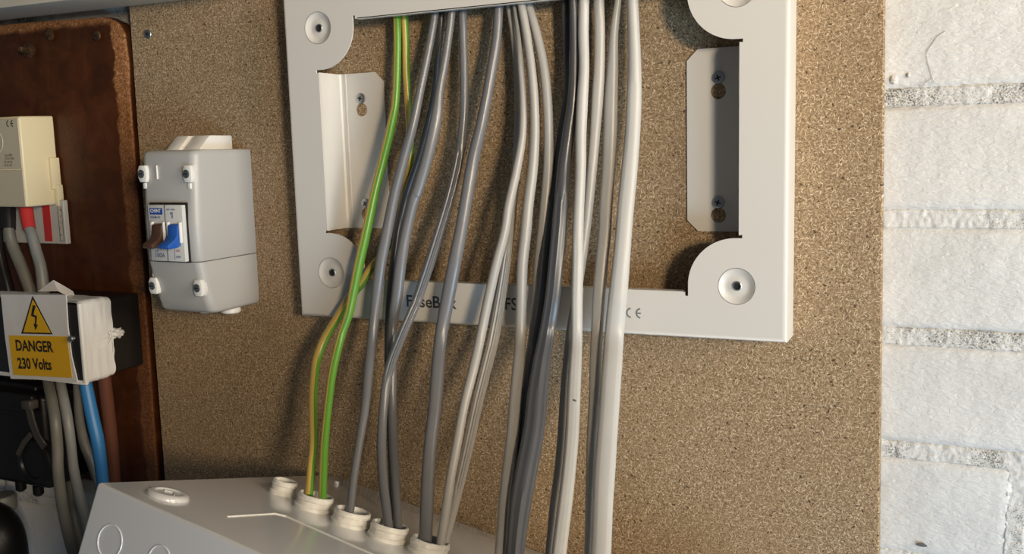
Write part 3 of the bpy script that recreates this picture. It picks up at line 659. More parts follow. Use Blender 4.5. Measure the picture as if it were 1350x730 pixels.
G1 = [(683.5, -20, 11), (687.1, 4, 11), (694.1, 44, 11.3), (700.3, 88, 11.7), (704, 131, 12.3), (705, 177, 13), (702.3, 223, 13.8), (696.7, 268, 14.2), (693.4, 305, 14.7), (688.9, 347, 14.7), (687.4, 393, 14.6), (686.1, 444, 14.8), (683.7, 481, 15.8), (680.1, 522, 16.8), (676, 570, 16.6), (669.3, 621, 15.5), (664.6, 662, 14.8), (661.5, 703, 14.5), (658, 740, 14.4), (655, 768, 14)]
RD = lambda end, e, t=-.018, m=-.027, b=-.043: [(-60, t), (20, t), (200, m), (365, b), (440, b-.004), (end, e)]
cable('grey_cable', 'light grey cable running down just right of the printed letters FS, not forked', M_LG, G1, RD(768, gY(5)-.003, -.0205), 'light grey cables', thick=.0070)
H1 = [(692, -20, 11), (696.2, 4, 11), (707.4, 44, 12), (716.7, 88, 12.8), (721.3, 131, 13), (723.2, 177, 13), (722.7, 223, 13.5), (718.9, 270, 14), (715.3, 305, 14), (711, 347, 14), (708.4, 393, 14), (703.2, 444, 13.5), (697, 481, 13), (690, 522, 13), (684, 570, 13), (677, 621, 13), (671, 662, 13), (666, 703, 13), (662, 740, 13), (659, 768, 13)]
cable('grey_cable', 'light grey cable bowing rightward, then slipping behind the charcoal cable', M_LG, H1, RD(768, gY(5)+.014, -.014, -.022, -.0335), 'light grey cables', thick=.0066)
I1 = [(744.5, -20, 11), (745.2, 4, 11), (746.8, 44, 10.5), (748.7, 88, 10.5), (748.3, 120, 10.5), (745, 145, 10.5), (740, 177, 11), (734, 223, 12), (728, 270, 12.5), (724, 305, 12.5), (719, 347, 13), (715, 393, 13), (708, 440, 13), (702, 481, 13), (696, 522, 13), (691, 570, 13), (684, 621, 13), (677, 662, 13), (671.5, 703, 13), (668, 740, 13), (665, 768, 12)]
cable('charcoal_cable', 'charcoal cable lying behind the wider charcoal one, showing along its left side', M_DG, I1, RD(768, gY(5)+.006, -.012, -.0155, -.0405), 'charcoal cables', thick=.0066)
I2 = [(756, -20, 11), (756, 4, 11), (757, 44, 12), (757, 88, 13), (755.5, 131, 15), (749.5, 177, 17), (743.6, 223, 18), (739.8, 268, 19), (737, 305, 20), (733, 347, 20), (728.3, 393, 20), (721.5, 437, 21), (713.8, 481, 24), (708.4, 522, 27), (704, 566, 28), (693.9, 621, 29), (686.7, 662, 28.5), (681.6, 703, 26), (678.2, 740, 23), (676, 768, 20)]
cable('charcoal_cable', 'wide flat charcoal cable broadening below the bar, the darkest and widest grey one', M_DG, I2, RD(768, gY(5)-.004, -.020, -.026, -.0490), 'charcoal cables', thick=.0085, ridge=.13)
J1 = [(770, -20, 13.7), (769.8, 4, 14), (769, 44, 14.4), (770, 88, 14), (767.8, 131, 15), (765.8, 177, 14.8), (765.4, 223, 14.4), (763.4, 268, 14.3), (761.9, 305, 15), (761.6, 347, 15.6), (760.5, 393, 15.3), (760.2, 444, 15.5), (758.4, 481, 17), (756.4, 522, 18), (754.1, 573, 18.3), (749.9, 621, 18.3), (745.3, 662, 19), (740.1, 703, 19.5), (735.5, 740, 19.5), (731, 768, 19), (728, 800, 18)]
cable('grey_cable', 'pale grey cable with a small dark nick, just right of the charcoal cables', M_LG2, J1, RD(798, gY(6), -.020, -.032, -.047), 'light grey cables', thick=.0068, ridge=.035, rf=3.5)
K1 = [(789.5, -20, 14), (789.5, 4, 14.2), (790.5, 44, 14.4), (789.9, 88, 15), (787.4, 131, 16), (784.1, 177, 14.5), (780.2, 223, 14), (776, 268, 13.5), (772, 305, 13), (766.5, 347, 12.5), (759.5, 393, 12), (752, 437, 11), (746.6, 481, 10), (742.8, 522, 9.5), (739.8, 573, 9.8), (735.5, 621, 10), (730, 662, 9.8), (725.8, 703, 9.3), (722, 740, 9), (720, 768, 9), (719, 800, 9)]
cable('grey_cable', 'light grey cable passing behind the pale nicked one and emerging thinner on its left', M_LG, K1, RD(798, gY(6)+.008, -.017, -.021, -.036), 'light grey cables', thick=.0064)
L1 = [(817, -20, 9), (814.2, 4, 9.5), (809.3, 44, 12), (807.6, 88, 15), (805.7, 131, 17.3), (804.4, 177, 18), (802.4, 223, 17.6), (799, 268, 17.5), (797.4, 305, 17), (793.3, 347, 17), (789.6, 393, 17), (787, 442, 16), (784.9, 481, 15.5), (783.9, 522, 15), (780.4, 573, 13.4), (778.7, 621, 12.4), (776.9, 662, 10.8), (775.8, 703, 9.8), (774.2, 740, 9), (774, 768, 9), (775, 822, 9)]
cable('grey_cable', 'light grey cable tucked along the left of the widest pale cable', M_LG, L1, RD(820, gY(7)+.006, -.014, -.019, -.039), 'light grey cables', thick=.0066)
M1 = [(834, -20, 15), (834, 4, 15.2), (835.4, 44, 16.2), (836.4, 88, 18), (835.8, 131, 20), (833.8, 177, 20.4), (829.8, 223, 21.8), (825.3, 268, 22.3), (822.3, 305, 22), (818.8, 347, 23.2), (814.4, 393, 25), (809.8, 441, 25.8), (807, 481, 26.6), (804.1, 522, 26.8), (800.6, 573, 27), (797.2, 621, 28), (794.9, 662, 27), (793.3, 703, 26.8), (791.6, 740, 26.6), (790, 768, 26), (788, 822, 25)]
cable('grey_cable', 'widest flat pale grey cable, furthest right of all', M_LG2, M1, RD(820, gY(7), -.018, -.026, -.046), 'light grey cables', thick=.0085, ridge=.028, rf=4.6)

# ------------------------------------------------------------------ isolator
iso = empty('isolator', (-0.565, 0, -0.130), 'small light grey isolator enclosure with a brown and a blue switch lever on the chipboard', 'switch')
IXR, IXL = -0.5385, -0.5955
def iso_shell(z0, z1, prof):
    "prof: list of (z, depth)"
    bm = bmesh.new(); seg = 5; r = 0.0065; rings = []
    for (z, d, sh) in prof:
        l_, r_ = IXL+sh, IXR-sh
        pts = [(l_, 0.0)]
        for k in range(seg+1):
            a = math.pi+ (math.pi/2)*k/seg; pts.append((l_+r+r*math.cos(a), -d+r+r*math.sin(a)))
        for k in range(seg+1):
            a = -math.pi/2+(math.pi/2)*k/seg; pts.append((r_-r+r*math.cos(a), -d+r+r*math.sin(a)))
        pts.append((r_, 0.0)); rings.append([bm.verts.new((x, y, z)) for x, y in pts])
    n = len(rings[0])
    for a, b in zip(rings, rings[1:]):
        for k in range(n): bm.faces.new((a[k], a[(k+1) % n], b[(k+1) % n], b[k]))
    bm.faces.new(rings[0]); bm.faces.new(list(reversed(rings[-1]))); return bm
obj('upper_cover', iso_shell(0, 0, [(0.0035, .0600, .003), (0.0030, .0635, .0012), (0.0015, .0655, .0003), (-.001, .0663, 0), (-.028, .0676, 0), (-.055, .0692, 0), (-.0845, .0688, 0), (-.0852, .0684, .0004)]), M_ISO, iso, smooth=True)
obj('lower_cover', iso_shell(0, 0, [(-.0858, .0682, .0004), (-.0864, .0686, 0), (-.100, .0655, 0), (-.118, .0607, 0), (-.1262, .0580, .0003), (-.1285, .0555, .0015), (-.1295, .0515, .0035)]), M_ISO, iso, smooth=True)
# cable entry shrouds on top, bosses underneath
sb = bm_from(prismx([(-.047, .0028), (-.033, .0150), (-.006, .0150), (-.006, .0028)], -.5685, -.5520), .001, 2)
obj('entry_shroud', sb, M_CLEARW, iso, smooth=True)
sb = bm_from(prismx([(-.050, .0028), (-.036, .0150), (-.006, .0150), (-.006, .0028)], -.5850, -.5715), .001, 2)
obj('entry_shroud', sb, M_CLEARW, iso, smooth=True)
obj('entry_boss', lathe([(.0085, 0), (.0085, .0050), (.0070, .0062), (.0001, .0062)], (-.5530, -.020, -.1290), (0, 0, -1), 28), M_CLEARW, iso, smooth=True)
obj('entry_boss', lathe([(.0060, 0), (.0060, .0035), (.0050, .0042), (.0001, .0042)], (-.5665, -.034, -.1290), (0, 0, -1), 24), M_CLEARW, iso, smooth=True)
def isoY(z): return -float(np.interp(-z, [0, .028, .055, .0858, .100, .118, .1262], [.0663, .0676, .0692, .0686, .0655, .0607, .0580]))
def clip(px, py, metal):
    q = P(px, py, -.069); z = q[2]; Y = isoY(z); q = P(px, py, Y); x, z = q[0], q[2]
    b = bm_from(prism([(x-.0030, z-.0068), (x+.0034, z-.0068), (x+.0046, z-.0030), (x+.0046, z+.0030), (x+.0034, z+.0068), (x-.0030, z+.0068), (x-.0046, z+.0030), (x-.0046, z-.0030)], Y-.0032, Y+.004), .0009, 2)
    c = obj('cover_clip', b, M_CLEARW, iso, smooth=True)
    s = obj('screw', lathe([(.0034, 0), (.0034, .0006), (.0025, .0012), (.00001, .0014)], (x-.0004, Y-.0032, z), (0, -1, 0), 20), M_ZINC, c, smooth=True)
    rb_ = bmesh.new(); rbox(rb_, x-.0026, x+.0018, Y-.0048, Y-.0044, z-.0005, z+.0005); obj('screw_slot', rb_, M_DARKHOLE, c)
    rb_ = bmesh.new(); up_ = -1 if z > -.06 else 1
    rbox(rb_, x-.0016, x+.0014, Y-.0012, Y+.003, z+up_*.0072, z+up_*.0120, .0004, 1); obj('clip_peg', rb_, M_CLEARW, c)
for q in ((191, 229, 1), (250, 229, 0), (205, 376, 0), (264, 379, 1)): clip(*q)
# moulded panel lines
for (x0, y0, x1, y1, wd) in ((206, 218, 206, 236, .0007),):
    a, b = P(x0, y0, -.0676), P(x1, y1, -.0676); lb = bmesh.new(); rbox(lb, a[0], a[0]+wd, -.0684, -.067, min(a[2], b[2]), max(a[2], b[2])); obj('moulded_line', lb, M_CLEARW, iso)
# switch module
SY = -0.0735
tl, tr_, bl = P(194.5, 270, SY), P(239, 270, SY), P(200, 343.5, SY)
sx0, sx1, sz1, sz0 = (tl[0]+bl[0])/2-.0003, tr_[0]+.0003, tl[2], bl[2]
op = bmesh.new(); rbox(op, sx0-.0012, sx1+.0016, -.0698, -.060, sz0-.001, sz1+.0018); obj('switch_opening', op, M_DARKHOLE, iso)
sw = bmesh.new(); rbox(sw, sx0, sx1, SY, -.060, sz0, sz1, .0006, 2); swo = obj('switch_module', sw, M_SWITCH, iso, smooth=True)
W_ = sx1-sx0; mid = (sx0+sx1)/2; Hs = sz1-sz0
ln = bmesh.new(); rbox(ln, mid-.00025, mid+.00025, SY-.0002, SY+.001, sz0, sz1); obj('module_seam', ln, M_DARKHOLE, swo)
def lever(x0, x1, m, lab):
    zt = sz1-Hs*.32; zb = sz0+Hs*.27
    pr = [(SY-.0002, zt), (SY-.0030, zt-.0015), (SY-.0040, zt-.009), (SY-.0070, zt-.0125), (SY-.0135, zb+.0030), (SY-.0145, zb+.0005), (SY-.0130, zb-.0008), (SY-.0040, zb-.0006), (SY-.0002, zb+.0005)]
    o = obj('switch_lever', bm_from(prismx(pr, x0, x1), .0007, 2), m, iso, smooth=True, label=lab)
    cr = bmesh.new(); rbox(cr, x0-.0022, x0-.0001, SY-.0022, SY+.001, zb+.003, zt+.001, .0006, 2); rbox(cr, x1+.0001, x1+.0018, SY-.0022, SY+.001, zb+.003, zt+.001, .0006, 2)
    obj('lever_cradle', cr, M_CLEARW, swo, smooth=True)
    return o
lever(sx0+W_*.16, mid-W_*.055, M_BROWNL, 'brown switch lever')
lever(mid+W_*.13, sx1-W_*.085, M_BLUEL, 'blue switch lever')
sM = lambda u, v: frame_M((sx0+W_*u, SY-.00012, sz0+Hs*v), (1, 0, 0), (0, 0, 1))
bd = bmesh.new(); rbox(bd, sx0+W_*.06, sx0+W_*.43, SY-.0001, SY+.0005, sz1-Hs*.17, sz1-Hs*.055); bd_ = obj('maker_badge', bd, M_BADGE, swo, label='blue badge with white lettering')
text('badge_lettering', 'CHINT', .0040, M_CLEARW, swo, frame_M((sx0+W_*.085, SY-.00025, sz1-Hs*.150), (1, 0, 0), (0, 0, 1)), .0001, sx=.9)
text('small_print', 'NXHM-100', .0024, M_BLUEPRINT, swo, sM(.07, .755), .00005, sx=.9)
text('small_print', 'GB/T 14048.3', .0018, M_BLUEPRINT, swo, sM(.55, .90), .00004, sx=.9)
text('symbol_print', '\u00b6', .0052, M_BLUEPRINT, swo, sM(.66, .77), .00003)
text('small_print', 'AC', .0024, M_BLUEPRINT, swo, sM(.14, .15), .00005)
text('rating_print', '100A', .0050, M_BLUEPRINT, swo, sM(.12, .045), .00006, sx=1.0)
text('on_print', 'ON', .0026, M_REDPRINT, swo, sM(.74, .165), .00005)
text('off_print', 'OFF', .0028, M_BLUEPRINT, swo, sM(.74, .05), .00005)
ln = bmesh.new(); rbox(ln, sx0+W_*.70, sx0+W_*.71, SY-.00015, SY+.001, sz0+Hs*.04, sz0+Hs*.22); obj('print_line', ln, M_BLUEPRINT, swo)

# ------------------------------------------------------------------ cream supply fuse / cut-out at the far left
def solve(px, py, X):
    return (X/P(px, py, 0)[0]-1)*D
YB = -0.0035
dC = -solve(29.5, 205, -.7655); CX1 = -.7655; CX0 = CX1-.075
czt, czs, czb = .0385, -.0130, -.0445
cut = empty('supply_cutout', (-.80, YB, czb), 'cream supply cut-out block with black and red sleeved cables below, far left', 'fuse box')
fY = -dC
z_t = P(24, 153, fY)[2]; z_s = P(32, 223, fY)[2]; z_b = P(38, 273, fY)[2]
cbm = bm_from(prismx([(YB, czt), (fY+.001, z_t), (fY, z_t-.002), (fY, z_b), (YB-.014, czb), (YB, czb)], CX0, CX1), .0018, 3)
obj('cream_cover', cbm, M_CREAM, cut, smooth=True)
fp = bmesh.new(); rbox(fp, CX0+.002, CX1-.0012, fY-.0008, fY+.002, z_s+.0005, z_t-.002, .0004, 1); obj('front_label_panel', fp, M_CREAM_SHADED, cut)
fp = bmesh.new(); rbox(fp, CX0+.002, CX1-.0012, fY-.0006, fY+.002, z_b+.001, z_s-.0005, .0004, 1); obj('front_lower_panel', fp, M_CREAM_SHADED, cut)
ce_mark(cut, frame_M(P(8.8, 167.5, fY-.0010), (1, 0, 0), (0, 0, 1)), .0062, M_BLK)
M_FAINT = mat('faint_print', (0.15, 0.13, 0.10), .6)
for k, s_ in enumerate(('Type FB80', 'U 415V 100A', 'BS 1361 IIb', '50 Hz  IEC')):
    text('small_print', s_, .0030, M_FAINT, cut, frame_M(P(6.0, 207+k*4.4, fY-.0010), (1, 0, 0), (0, 0, 1)), .00004, sx=.78)
ci = P(-7, 187, fY-.0009)
obj('moulded_ring', lathe([(.0112, 0), (.0110, .0005), (.0104, .0005), (.0102, 0)], ci, (0, -1, 0), 40), M_CREAM_SHADED, cut, smooth=True)
# side rails of the base
rb_ = bmesh.new(); rbox(rb_, CX1, CX1+.0028, YB-.010, YB, -.030, -.0005, .0006, 2); rbox(rb_, CX1, CX1+.0045, YB-.007, YB, -.046, -.026, .0006, 2)
obj('base_edge', rb_, M_CREAM, cut, smooth=True)
# label card under it
q0, q1 = P(2, 300, YB-.004), P(89.5, 321.5, YB-.004)
cdm = bmesh.new(); rbox(cdm, CX0-.01, q1[0], YB-.0055, YB, q1[2], czb+.004, .0006, 1); card = obj('white_base', cdm, M_CARD, cut)
sa, sb_ = P(56, 274, YB-.0056), P(69.5, 318, YB-.0056)
st = bmesh.new(); rbox(st, sa[0], sb_[0], YB-.0060, YB-.005, sb_[2], sa[2]+.004); obj('red_stripe', st, M_RED, cut)
for k in range(5):
    text('small_print', 'MEAT'[k % 4], .0030, M_FAINT, card, frame_M(P(79, 279+k*8.2, YB-.0058), (1, 0, 0), (0, 0, 1)), .00004)
lb = bmesh.new()
a, b = P(75.5, 272, YB-.0058), P(84.5, 318, YB-.0058)
for (x0, x1, z0, z1) in ((a[0], a[0]+.0004, b[2], a[2]), (b[0], b[0]+.0004, b[2], a[2]), (a[0], b[0], b[2], b[2]+.0004)): rbox(lb, x0, x1, YB-.0060, YB-.005, z0, z1)
obj('printed_border', lb, M_FAINT, card)
# its cables (into the taped box)
def pipe(name, label, m, tr, Ys, group=None, parent=None, cat='cable', **kw):
    V, F, s_ = cable_mesh([(x, y, w_) for x, y, w_ in tr], Ys, **kw)
    o = obj(name, (V, F), m, parent, smooth=True)
    if parent is None: origin_to(o, tuple(min(V, key=lambda q: q[2]))); tag(o, label, cat, group)
    elif label: o['label'] = label
    return o
dT = [(262, -.022), (300, -.030), (400, -.034)]
c_ = pipe('meter_tail', 'old grey cable with black sleeve dropping from the cream cut-out, leftmost clear one', M_OLIVE, [(11, 268, 14), (11.5, 300, 14), (16, 322, 14.5), (28, 350, 15.5), (39, 380, 15), (43, 395, 15)], dT, 'meter tails')
s_ = pipe('black_sleeve', 'black sleeve', M_BLACK, [(10.5, 267, 18.5), (11, 285, 18), (11.5, 302, 17)], [(262, -.022), (300, -.030), (400, -.034)])
def adopt(ch, par):
    ch.parent = par; d = Vector(ch.location)-Vector(par.location); ch.location = d
    for k in ('category', 'group'):
        if k in ch: del ch[k]
adopt(s_, c_)
c_ = pipe('meter_tail', 'old grey cable with red sleeve dropping from the cream cut-out into the taped box', M_OLDG, [(34, 268, 13), (37, 295, 13), (42, 310, 13.5), (47.5, 330, 14), (53.7, 352, 14.5), (57, 378, 15), (58, 395, 15)], dT, 'meter tails')
s_ = pipe('red_sleeve', 'red sleeve', M_RED, [(33.5, 267, 17.5), (35.5, 284, 17), (38.5, 301.5, 16)], dT); adopt(s_, c_)
pipe('meter_tail', 'dark cable at the very left edge between cut-out and taped box', M_BLACK, [(-6, 268, 14), (-4, 310, 14), (2, 345, 14), (9, 372, 14), (14, 395, 14)], [(262, -.018), (400, -.024)], None)

# ------------------------------------------------------------------ black box bound with white tape, and its warning sign
tX = -.6745; dF = -solve(107.5, 440, tX); tz0, tz1 = -.1935, -.1255
box = empty('junction_box', (tX-.05, YB, tz0), 'black junction box bound in white tape with a yellow danger sign, on the brown board', 'box')
bx = bmesh.new(); rbox(bx, -.800, tX, -dF, YB, tz0, tz1, .0022, 3); obj('body', bx, M_BLACK, box, smooth=True)
# tape band wraps the front half: crumpled skin a little proud
dT1 = -solve(146, 440, tX)
def tape_band(y0, y1, grow, seed, xl=-.803):
    V = []; F = []; rr_ = .005; ny = 16
    loop = []
    x1_, z0_, z1_ = tX+grow, tz0-grow, tz1+grow
    for i in range(25): loop.append((xl+(x1_-rr_-xl)*i/24, z0_, 0, -1))
    for i in range(1, 7):
        a = -math.pi/2+math.pi/2*i/6; loop.append((x1_-rr_+rr_*math.cos(a), z0_+rr_+rr_*math.sin(a), math.cos(a), math.sin(a)))
    for i in range(1, 25): loop.append((x1_, z0_+rr_+(z1_-z0_-2*rr_)*i/24, 1, 0))
    for i in range(1, 7):
        a = math.pi/2*i/6; loop.append((x1_-rr_+rr_*math.cos(a), z1_-rr_+rr_*math.sin(a), math.cos(a), math.sin(a)))
    for i in range(1, 25): loop.append((x1_-rr_-(x1_-rr_-xl)*i/24, z1_, 0, 1))
    for j in range(ny+1):
        t_ = j/ny
        for k, (x, z, nx_, nz_) in enumerate(loop):
            y = y0+(y1-y0)*t_
            wv = noise.noise(Vector((t_*5+seed, z*45, x*30)))*.0005+noise.noise(Vector((t_*16, z*70+seed, x*30)))*.0004
            if j == ny: y += noise.noise(Vector((z*90, x*90, seed)))*.003
            V.append((x+nx_*wv, y, z+nz_*wv))
    n = len(loop)
    for j in range(ny):
        for k in range(n-1): F.append((j*n+k, j*n+k+1, (j+1)*n+k+1, (j+1)*n+k))
    return V, F
obj('white_tape', tape_band(-dF-.0012, -dT1, .0016, 2.0), M_TAPE, box, smooth='all')
obj('white_tape', tape_band(-dF-.0008, -dT1-.006, .0024, 7.0), M_TAPE, box, smooth='all')
fr = bmesh.new(); rbox(fr, -.800, tX+.0002, -dF-.0022, -dF, tz0+.001, tz1-.0005, .0016, 2); obj('front_lid', fr, M_BLACK, box, smooth=True)
rim = bmesh.new()
rbox(rim, tX-.0004, tX+.0028, -dF-.0026, -dF+.002, tz0-.001, tz1+.001, .001, 2); rbox(rim, -.80, tX+.002, -dF-.0022, -dF+.002, tz0-.0030, tz0+.001, .001, 2)
obj('tape_edge', rim, M_TAPE, box, smooth=True)
# crumpled tape knot on the side
kb = bmesh.new(); bmesh.ops.create_icosphere(kb, subdivisions=4, radius=1)
kc = Vector((tX+.0022, -dT1+.0035, P(140, 440, -dT1)[2]))
for v in kb.verts:
    q = v.co.copy(); n1 = noise.noise(q*2.5)*.45+noise.noise(q*6)*.25; v.co = kc+Vector((q.x*.0032*(1+n1), q.y*.0085*(1+n1), q.z*.0042*(1+n1*1.5)))
obj('tape_knot', kb, M_TAPE, box, smooth='all')
for k in range(6):      # creases fanning from the knot
    an = math.radians(100+k*26); L_ = .012+.004*(k % 2); p0 = kc+Vector((.0004, -.004, 0)); p1 = p0+Vector((0, -abs(math.sin(an))*L_*1.1, math.cos(an)*L_))
    t_ = (p1-p0); b = bmesh.new(); rbox(b, 0, t_.length, -.0005, .0005, -.0007, .0007, .0003, 1, frame_M(p0, t_, (0, .2, 1)))
    obj('tape_crease', b, M_TAPE, box, smooth=True)
# torn paper flap on top
V = []; F = []
pa = [P(50, 384, -dF+.012), P(70, 369, -dF+.012), P(82, 376, -dF+.020), P(95, 384, -dF+.028)]
for i, p in enumerate(pa):
    for j in range(2): V.append(Vector(p)+Vector((j*.004, .0009*j+.0002*i, -.010*j if i else 0)))
for i in range(3): F.append((2*i, 2*i+2, 2*i+3, 2*i+1))
pb_ = bm_from((V, F)); bmesh.ops.solidify(pb_, geom=pb_.faces[:], thickness=.0004); obj('torn_tape_flap', pb_, M_PAPER, box)
# sign sticker
sY = -dF-.0040
def sheet(pts, y, th=.0004): return bm_from(prism([(P(x, yy, y)[0], P(x, yy, y)[2]) for x, yy in pts], y, y+th))
stk = obj('sign_sticker', sheet([(1, 388), (86.6, 388.8), (89, 430), (94, 470), (102, 503.5), (60, 500.5), (14, 499), (6, 440)], sY, .0012), M_PAPER, box, label='curling white sticker')
yl = obj('yellow_panel', sheet([(11.5, 442), (88.2, 443.5), (95, 498), (17.5, 494)], sY-.0003), M_YSIGN, stk)
obj('warning_triangle_border', sheet([(42.8, 390.0), (69.0, 440.6), (28.0, 439.6)], sY-.0003), M_BLK, stk)
obj('warning_triangle', sheet([(43.0, 395), (66.2, 438.6), (30.6, 437.8)], sY-.0006), M_YSIGN, stk)
bolt = [(43.2, 402), (46.6, 403), (43.9, 414.5), (48.4, 416.6), (47.6, 427.5), (49.6, 428), (46.8, 435), (44.2, 426.6), (45.9, 427.1), (46.2, 418.4), (40.8, 416.2)]
obj('lightning_bolt', sheet(bolt, sY-.0009), M_BLK, stk)
t0, t1 = Vector(P(21.5, 465.5, sY-.0006)), Vector(P(81, 468.5, sY-.0006)); ux = (t1-t0)
text('danger_lettering', 'DANGER', .0136, M_BLK, stk, frame_M(t0, ux, (0, 0, 1)), .0004, 'black word DANGER', .86)
t0, t1 = Vector(P(24.5, 489, sY-.0006)), Vector(P(84, 492, sY-.0006))
text('voltage_lettering', '230 Volts', .0136, M_BLK, stk, frame_M(t0, t1-t0, (0, 0, 1)), .0004, 'black words 230 Volts', .82)
sp_ = P(95.5, 446, -dF-.003)
obj('lid_screw', lathe([(.0032, 0), (.0032, .002), (.0024, .0034), (.00001, .0036)], sp_, (0.15, -1, 0), 18), M_ZINC, box, smooth=True)
ls_ = P(2, 484, -dF-.002)

# ------------------------------------------------------------------ black service head, cables and pipe below the taped box
svc = empty('service_head', (-.80, YB, -.325), 'black moulded service head with a hinged clip, lower left under the taped box', 'fuse box')
p1 = P(60, 560, -.05); 
b = bmesh.new(); rbox(b, -.93, p1[0], -.052, YB, P(40, 642, -.052)[2], P(40, 520, -.052)[2], .006, 4); obj('body', b, M_BLACKB, svc, smooth=True)
b = bmesh.new(); rbox(b, -.93, p1[0]-.004, -.060, -.050, P(40, 545, -.06)[2], P(40, 522, -.06)[2], .003, 3); obj('cover_ridge', b, M_BLACKB, svc, smooth=True)
b = bmesh.new(); rbox(b, -.93, P(58, 510, -.03)[0], -.040, YB, P(30, 520, -.03)[2], P(30, 502, -.03)[2], .003, 3); obj('upper_lug', b, M_BLACKB, svc, smooth=True)
cc = P(50, 607, -.055)
obj('round_carrier', lathe([(.022, -.004), (.022, .004), (.020, .006), (.016, .0065), (.015, .0045), (.00001, .004)], cc, (0, -1, 0), 40), M_BLACKB, svc, smooth=True)
def strap(pts, wd, m, nm, y):
    V = []; F = []
    for i, (x, yy) in enumerate(pts):
        p = Vector(P(x, yy, y[i])); q = Vector(P(pts[min(i+1, len(pts)-1)][0], pts[min(i+1, len(pts)-1)][1], y[i]))-Vector(P(pts[max(i-1, 0)][0], pts[max(i-1, 0)][1], y[i]))
        s = Vector((q.z, 0, -q.x)).normalized()*wd/2
        V += [p+s, p-s, p-s+Vector((0, .002, 0)), p+s+Vector((0, .002, 0))]
    for i in range(len(pts)-1):
        for k in range(4): F.append((4*i+k, 4*i+(k+1) % 4, 4*i+4+(k+1) % 4, 4*i+4+k))
    F += [(0, 1, 2, 3), tuple(4*len(pts)-4+k for k in range(4))]
    return obj(nm, bm_from((V, F), .0004, 1), m, svc, smooth=True)
M_CLIPM = mat('dull_bakelite_clip', (0.05, 0.042, 0.036), .45)
strap([(34, 528), (38, 543), (41, 556), (48, 575), (58, 590)], .0085, M_CLIPM, 'hinged_clip', [-.064]*5)
strap([(40, 572), (30, 584), (22, 600)], .0050, M_CLIPM, 'clip_arm', [-.063]*3)
b = bmesh.new(); q = P(38, 533, -.066); rbox(b, q[0]-.0055, q[0]+.0055, -.070, -.060, q[2]-.004, q[2]+.004, .001, 2); obj('clip_head', b, M_CLIPM, svc, smooth=True)
for (x_, y_) in ((27, 634), (50, 640)):
    obj('bottom_stud', lathe([(.005, 0), (.005, .008), (.003, .010), (.0001, .010)], P(x_, y_, -.035), (0, 0, -1), 16), M_BLACKB, svc, smooth=True)
LD = [(480, -.030), (560, -.028), (640, -.026), (760, -.024)]
pipe('supply_cable', 'dull olive grey cable, leftmost of those hanging under the taped box', M_OLIVE, [(61, 482, 13.5), (64, 505, 13.7), (72, 549, 14), (75.8, 590, 14), (76.6, 620, 14), (82.5, 668, 14.2), (90, 703, 14.5), (99, 735, 15), (108, 765, 15)], [(480, -.042), (510, -.050), (540, -.064), (620, -.068), (760, -.060)], 'supply cables')
pipe('supply_cable', 'lighter grey cable, second under the taped box', M_OLDG, [(77.5, 482, 12.5), (80, 506, 12.6), (88.4, 549, 13.4), (93.3, 583, 12.6), (97, 617, 12.6), (104, 651, 13.5), (112, 685, 14), (120, 730, 14)], [(480, -.034), (510, -.042), (560, -.054), (640, -.050), (760, -.044)], 'supply cables')
pipe('supply_cable', 'grey cable curving away left of the blue one', M_OLDG, [(100, 482, 10), (101.5, 508, 10), (104.5, 549, 11.5), (111, 583, 13), (120.5, 607, 14), (129, 630, 14), (134, 648, 14)], [(480, -.022), (600, -.014), (760, -.012)], 'supply cables')
pipe('supply_cable', 'very dark cable low behind the olive and grey ones', M_OLIVE, [(90, 590, 10), (92, 620, 11), (93, 645, 12), (97, 680, 12), (110, 730, 12)], [(480, -.012), (640, -.012), (680, -.020), (760, -.024)], None)
pipe('blue_cable', 'thick bright blue cable under the taped box', M_BLUEC, [(108, 480, 15.5), (112, 501, 16), (121.6, 549, 17), (129, 583, 17), (134.5, 627, 15.5), (138, 660, 15)], [(480, -.032), (600, -.035), (700, -.037)])
pipe('brown_cable', 'thick brown cable beside the blue one', M_BROWNC, [(134.5, 470, 17), (137, 494, 17), (143.3, 549, 17.5), (147.5, 590, 17), (150, 627, 16.5), (152, 665, 16)], [(470, -.024), (600, -.015), (700, -.014)])
cond = empty('black_conduit', tuple(P(8, 735, -.05)), 'black bent conduit in the bottom left corner below the service head', 'pipe')
pipe('conduit_tube', None, M_BLACKB, [(-40, 690, 70), (-14, 697, 70), (-2, 712, 66), (4, 740, 62), (8, 790, 60)], [(600, -.06), (800, -.06)], parent=cond)
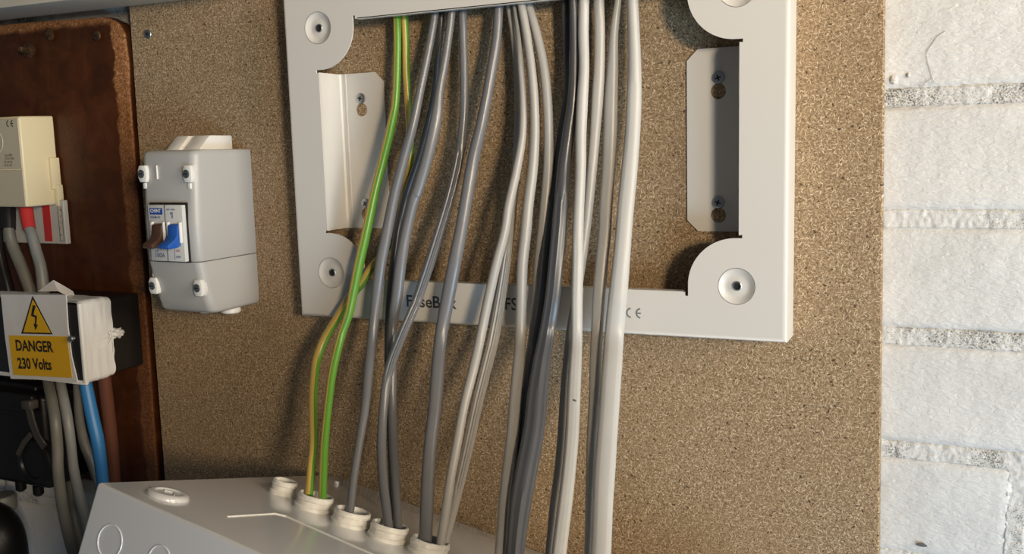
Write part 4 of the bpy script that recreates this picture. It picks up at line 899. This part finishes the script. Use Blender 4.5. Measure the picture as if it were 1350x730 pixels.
lg = obj('conduit_collar', bm_from(lathe([(.012, 0), (.0135, .002), (.0135, .014), (.012, .016), (.0001, .016)], P(4, 672, -.035), (0, 0, 1), 24)), M_OLDG, cond, smooth=True, label='grey collar')
# caulk ridge where the wall meets the bottom of the brown board
cg = bmesh.new(); rbox(cg, -1.10, -.69, .001, .0150, -.334, -.3185, .003, 2)
cgo = obj('trim_3', cg, M_RAIL, smooth=True); tag(cgo, 'narrow off-white ledge under the brown board', None, kind='structure')

# ------------------------------------------------------------------ small marks
M_CHIPMARK = mat('exposed_grey', (0.10, 0.10, 0.095), .7); M_CRACK = mat('crack_edge', (0.34, 0.33, 0.31), .7)
def blob(name, c, rx, rz, m, parent, ry=.0004):
    b = bmesh.new(); bmesh.ops.create_icosphere(b, subdivisions=2, radius=1)
    for v in b.verts: v.co = Vector(c)+Vector((v.co.x*rx*(1+.3*noise.noise(v.co*3)), v.co.y*ry, v.co.z*rz*(1+.3*noise.noise(v.co*2+Vector((4, 0, 0))))))
    return obj(name, b, m, parent, smooth=True)
blob('paint_chip', P(1215, 718, .0134), .0034, .0013, M_CHIPMARK, backing)
blob('paint_blister', P(1179, 105, .0135), .0022, .0030, M_BRICK, backing, .0012)
blob('paint_blister', P(1198, 99, .0135), .0010, .0016, M_BRICK, backing, .0009)
def crackline(pts, rad):
    V, F, _ = cable_mesh([(x, y, rad) for x, y in pts], [(0, .0136), (800, .0136)], sec=6, n=4); return obj('paint_crack', (V, F), M_CRACK, backing)
crackline([(1246, 41), (1237, 47), (1230, 56), (1222, 69), (1222, 78), (1226, 92), (1229, 103), (1232, 110)], 0.7)
crackline([(1229, 103), (1221, 108), (1214, 116)], 0.7)
jc = next(o for o in sc.objects if o.get('label', '').startswith('pale grey cable with a small dark nick'))
yy = float(np.interp(528, [d[0] for d in RD(798, gY(6), -.020, -.032, -.047)], [d[1] for d in RD(798, gY(6), -.020, -.032, -.047)]))
q = P(757, 528, yy); vd = (CAM-q)/np.linalg.norm(CAM-q)
blob('nick', tuple(q+vd*.0033), .0016, .0009, M_CHIPMARK, jc, .0007)
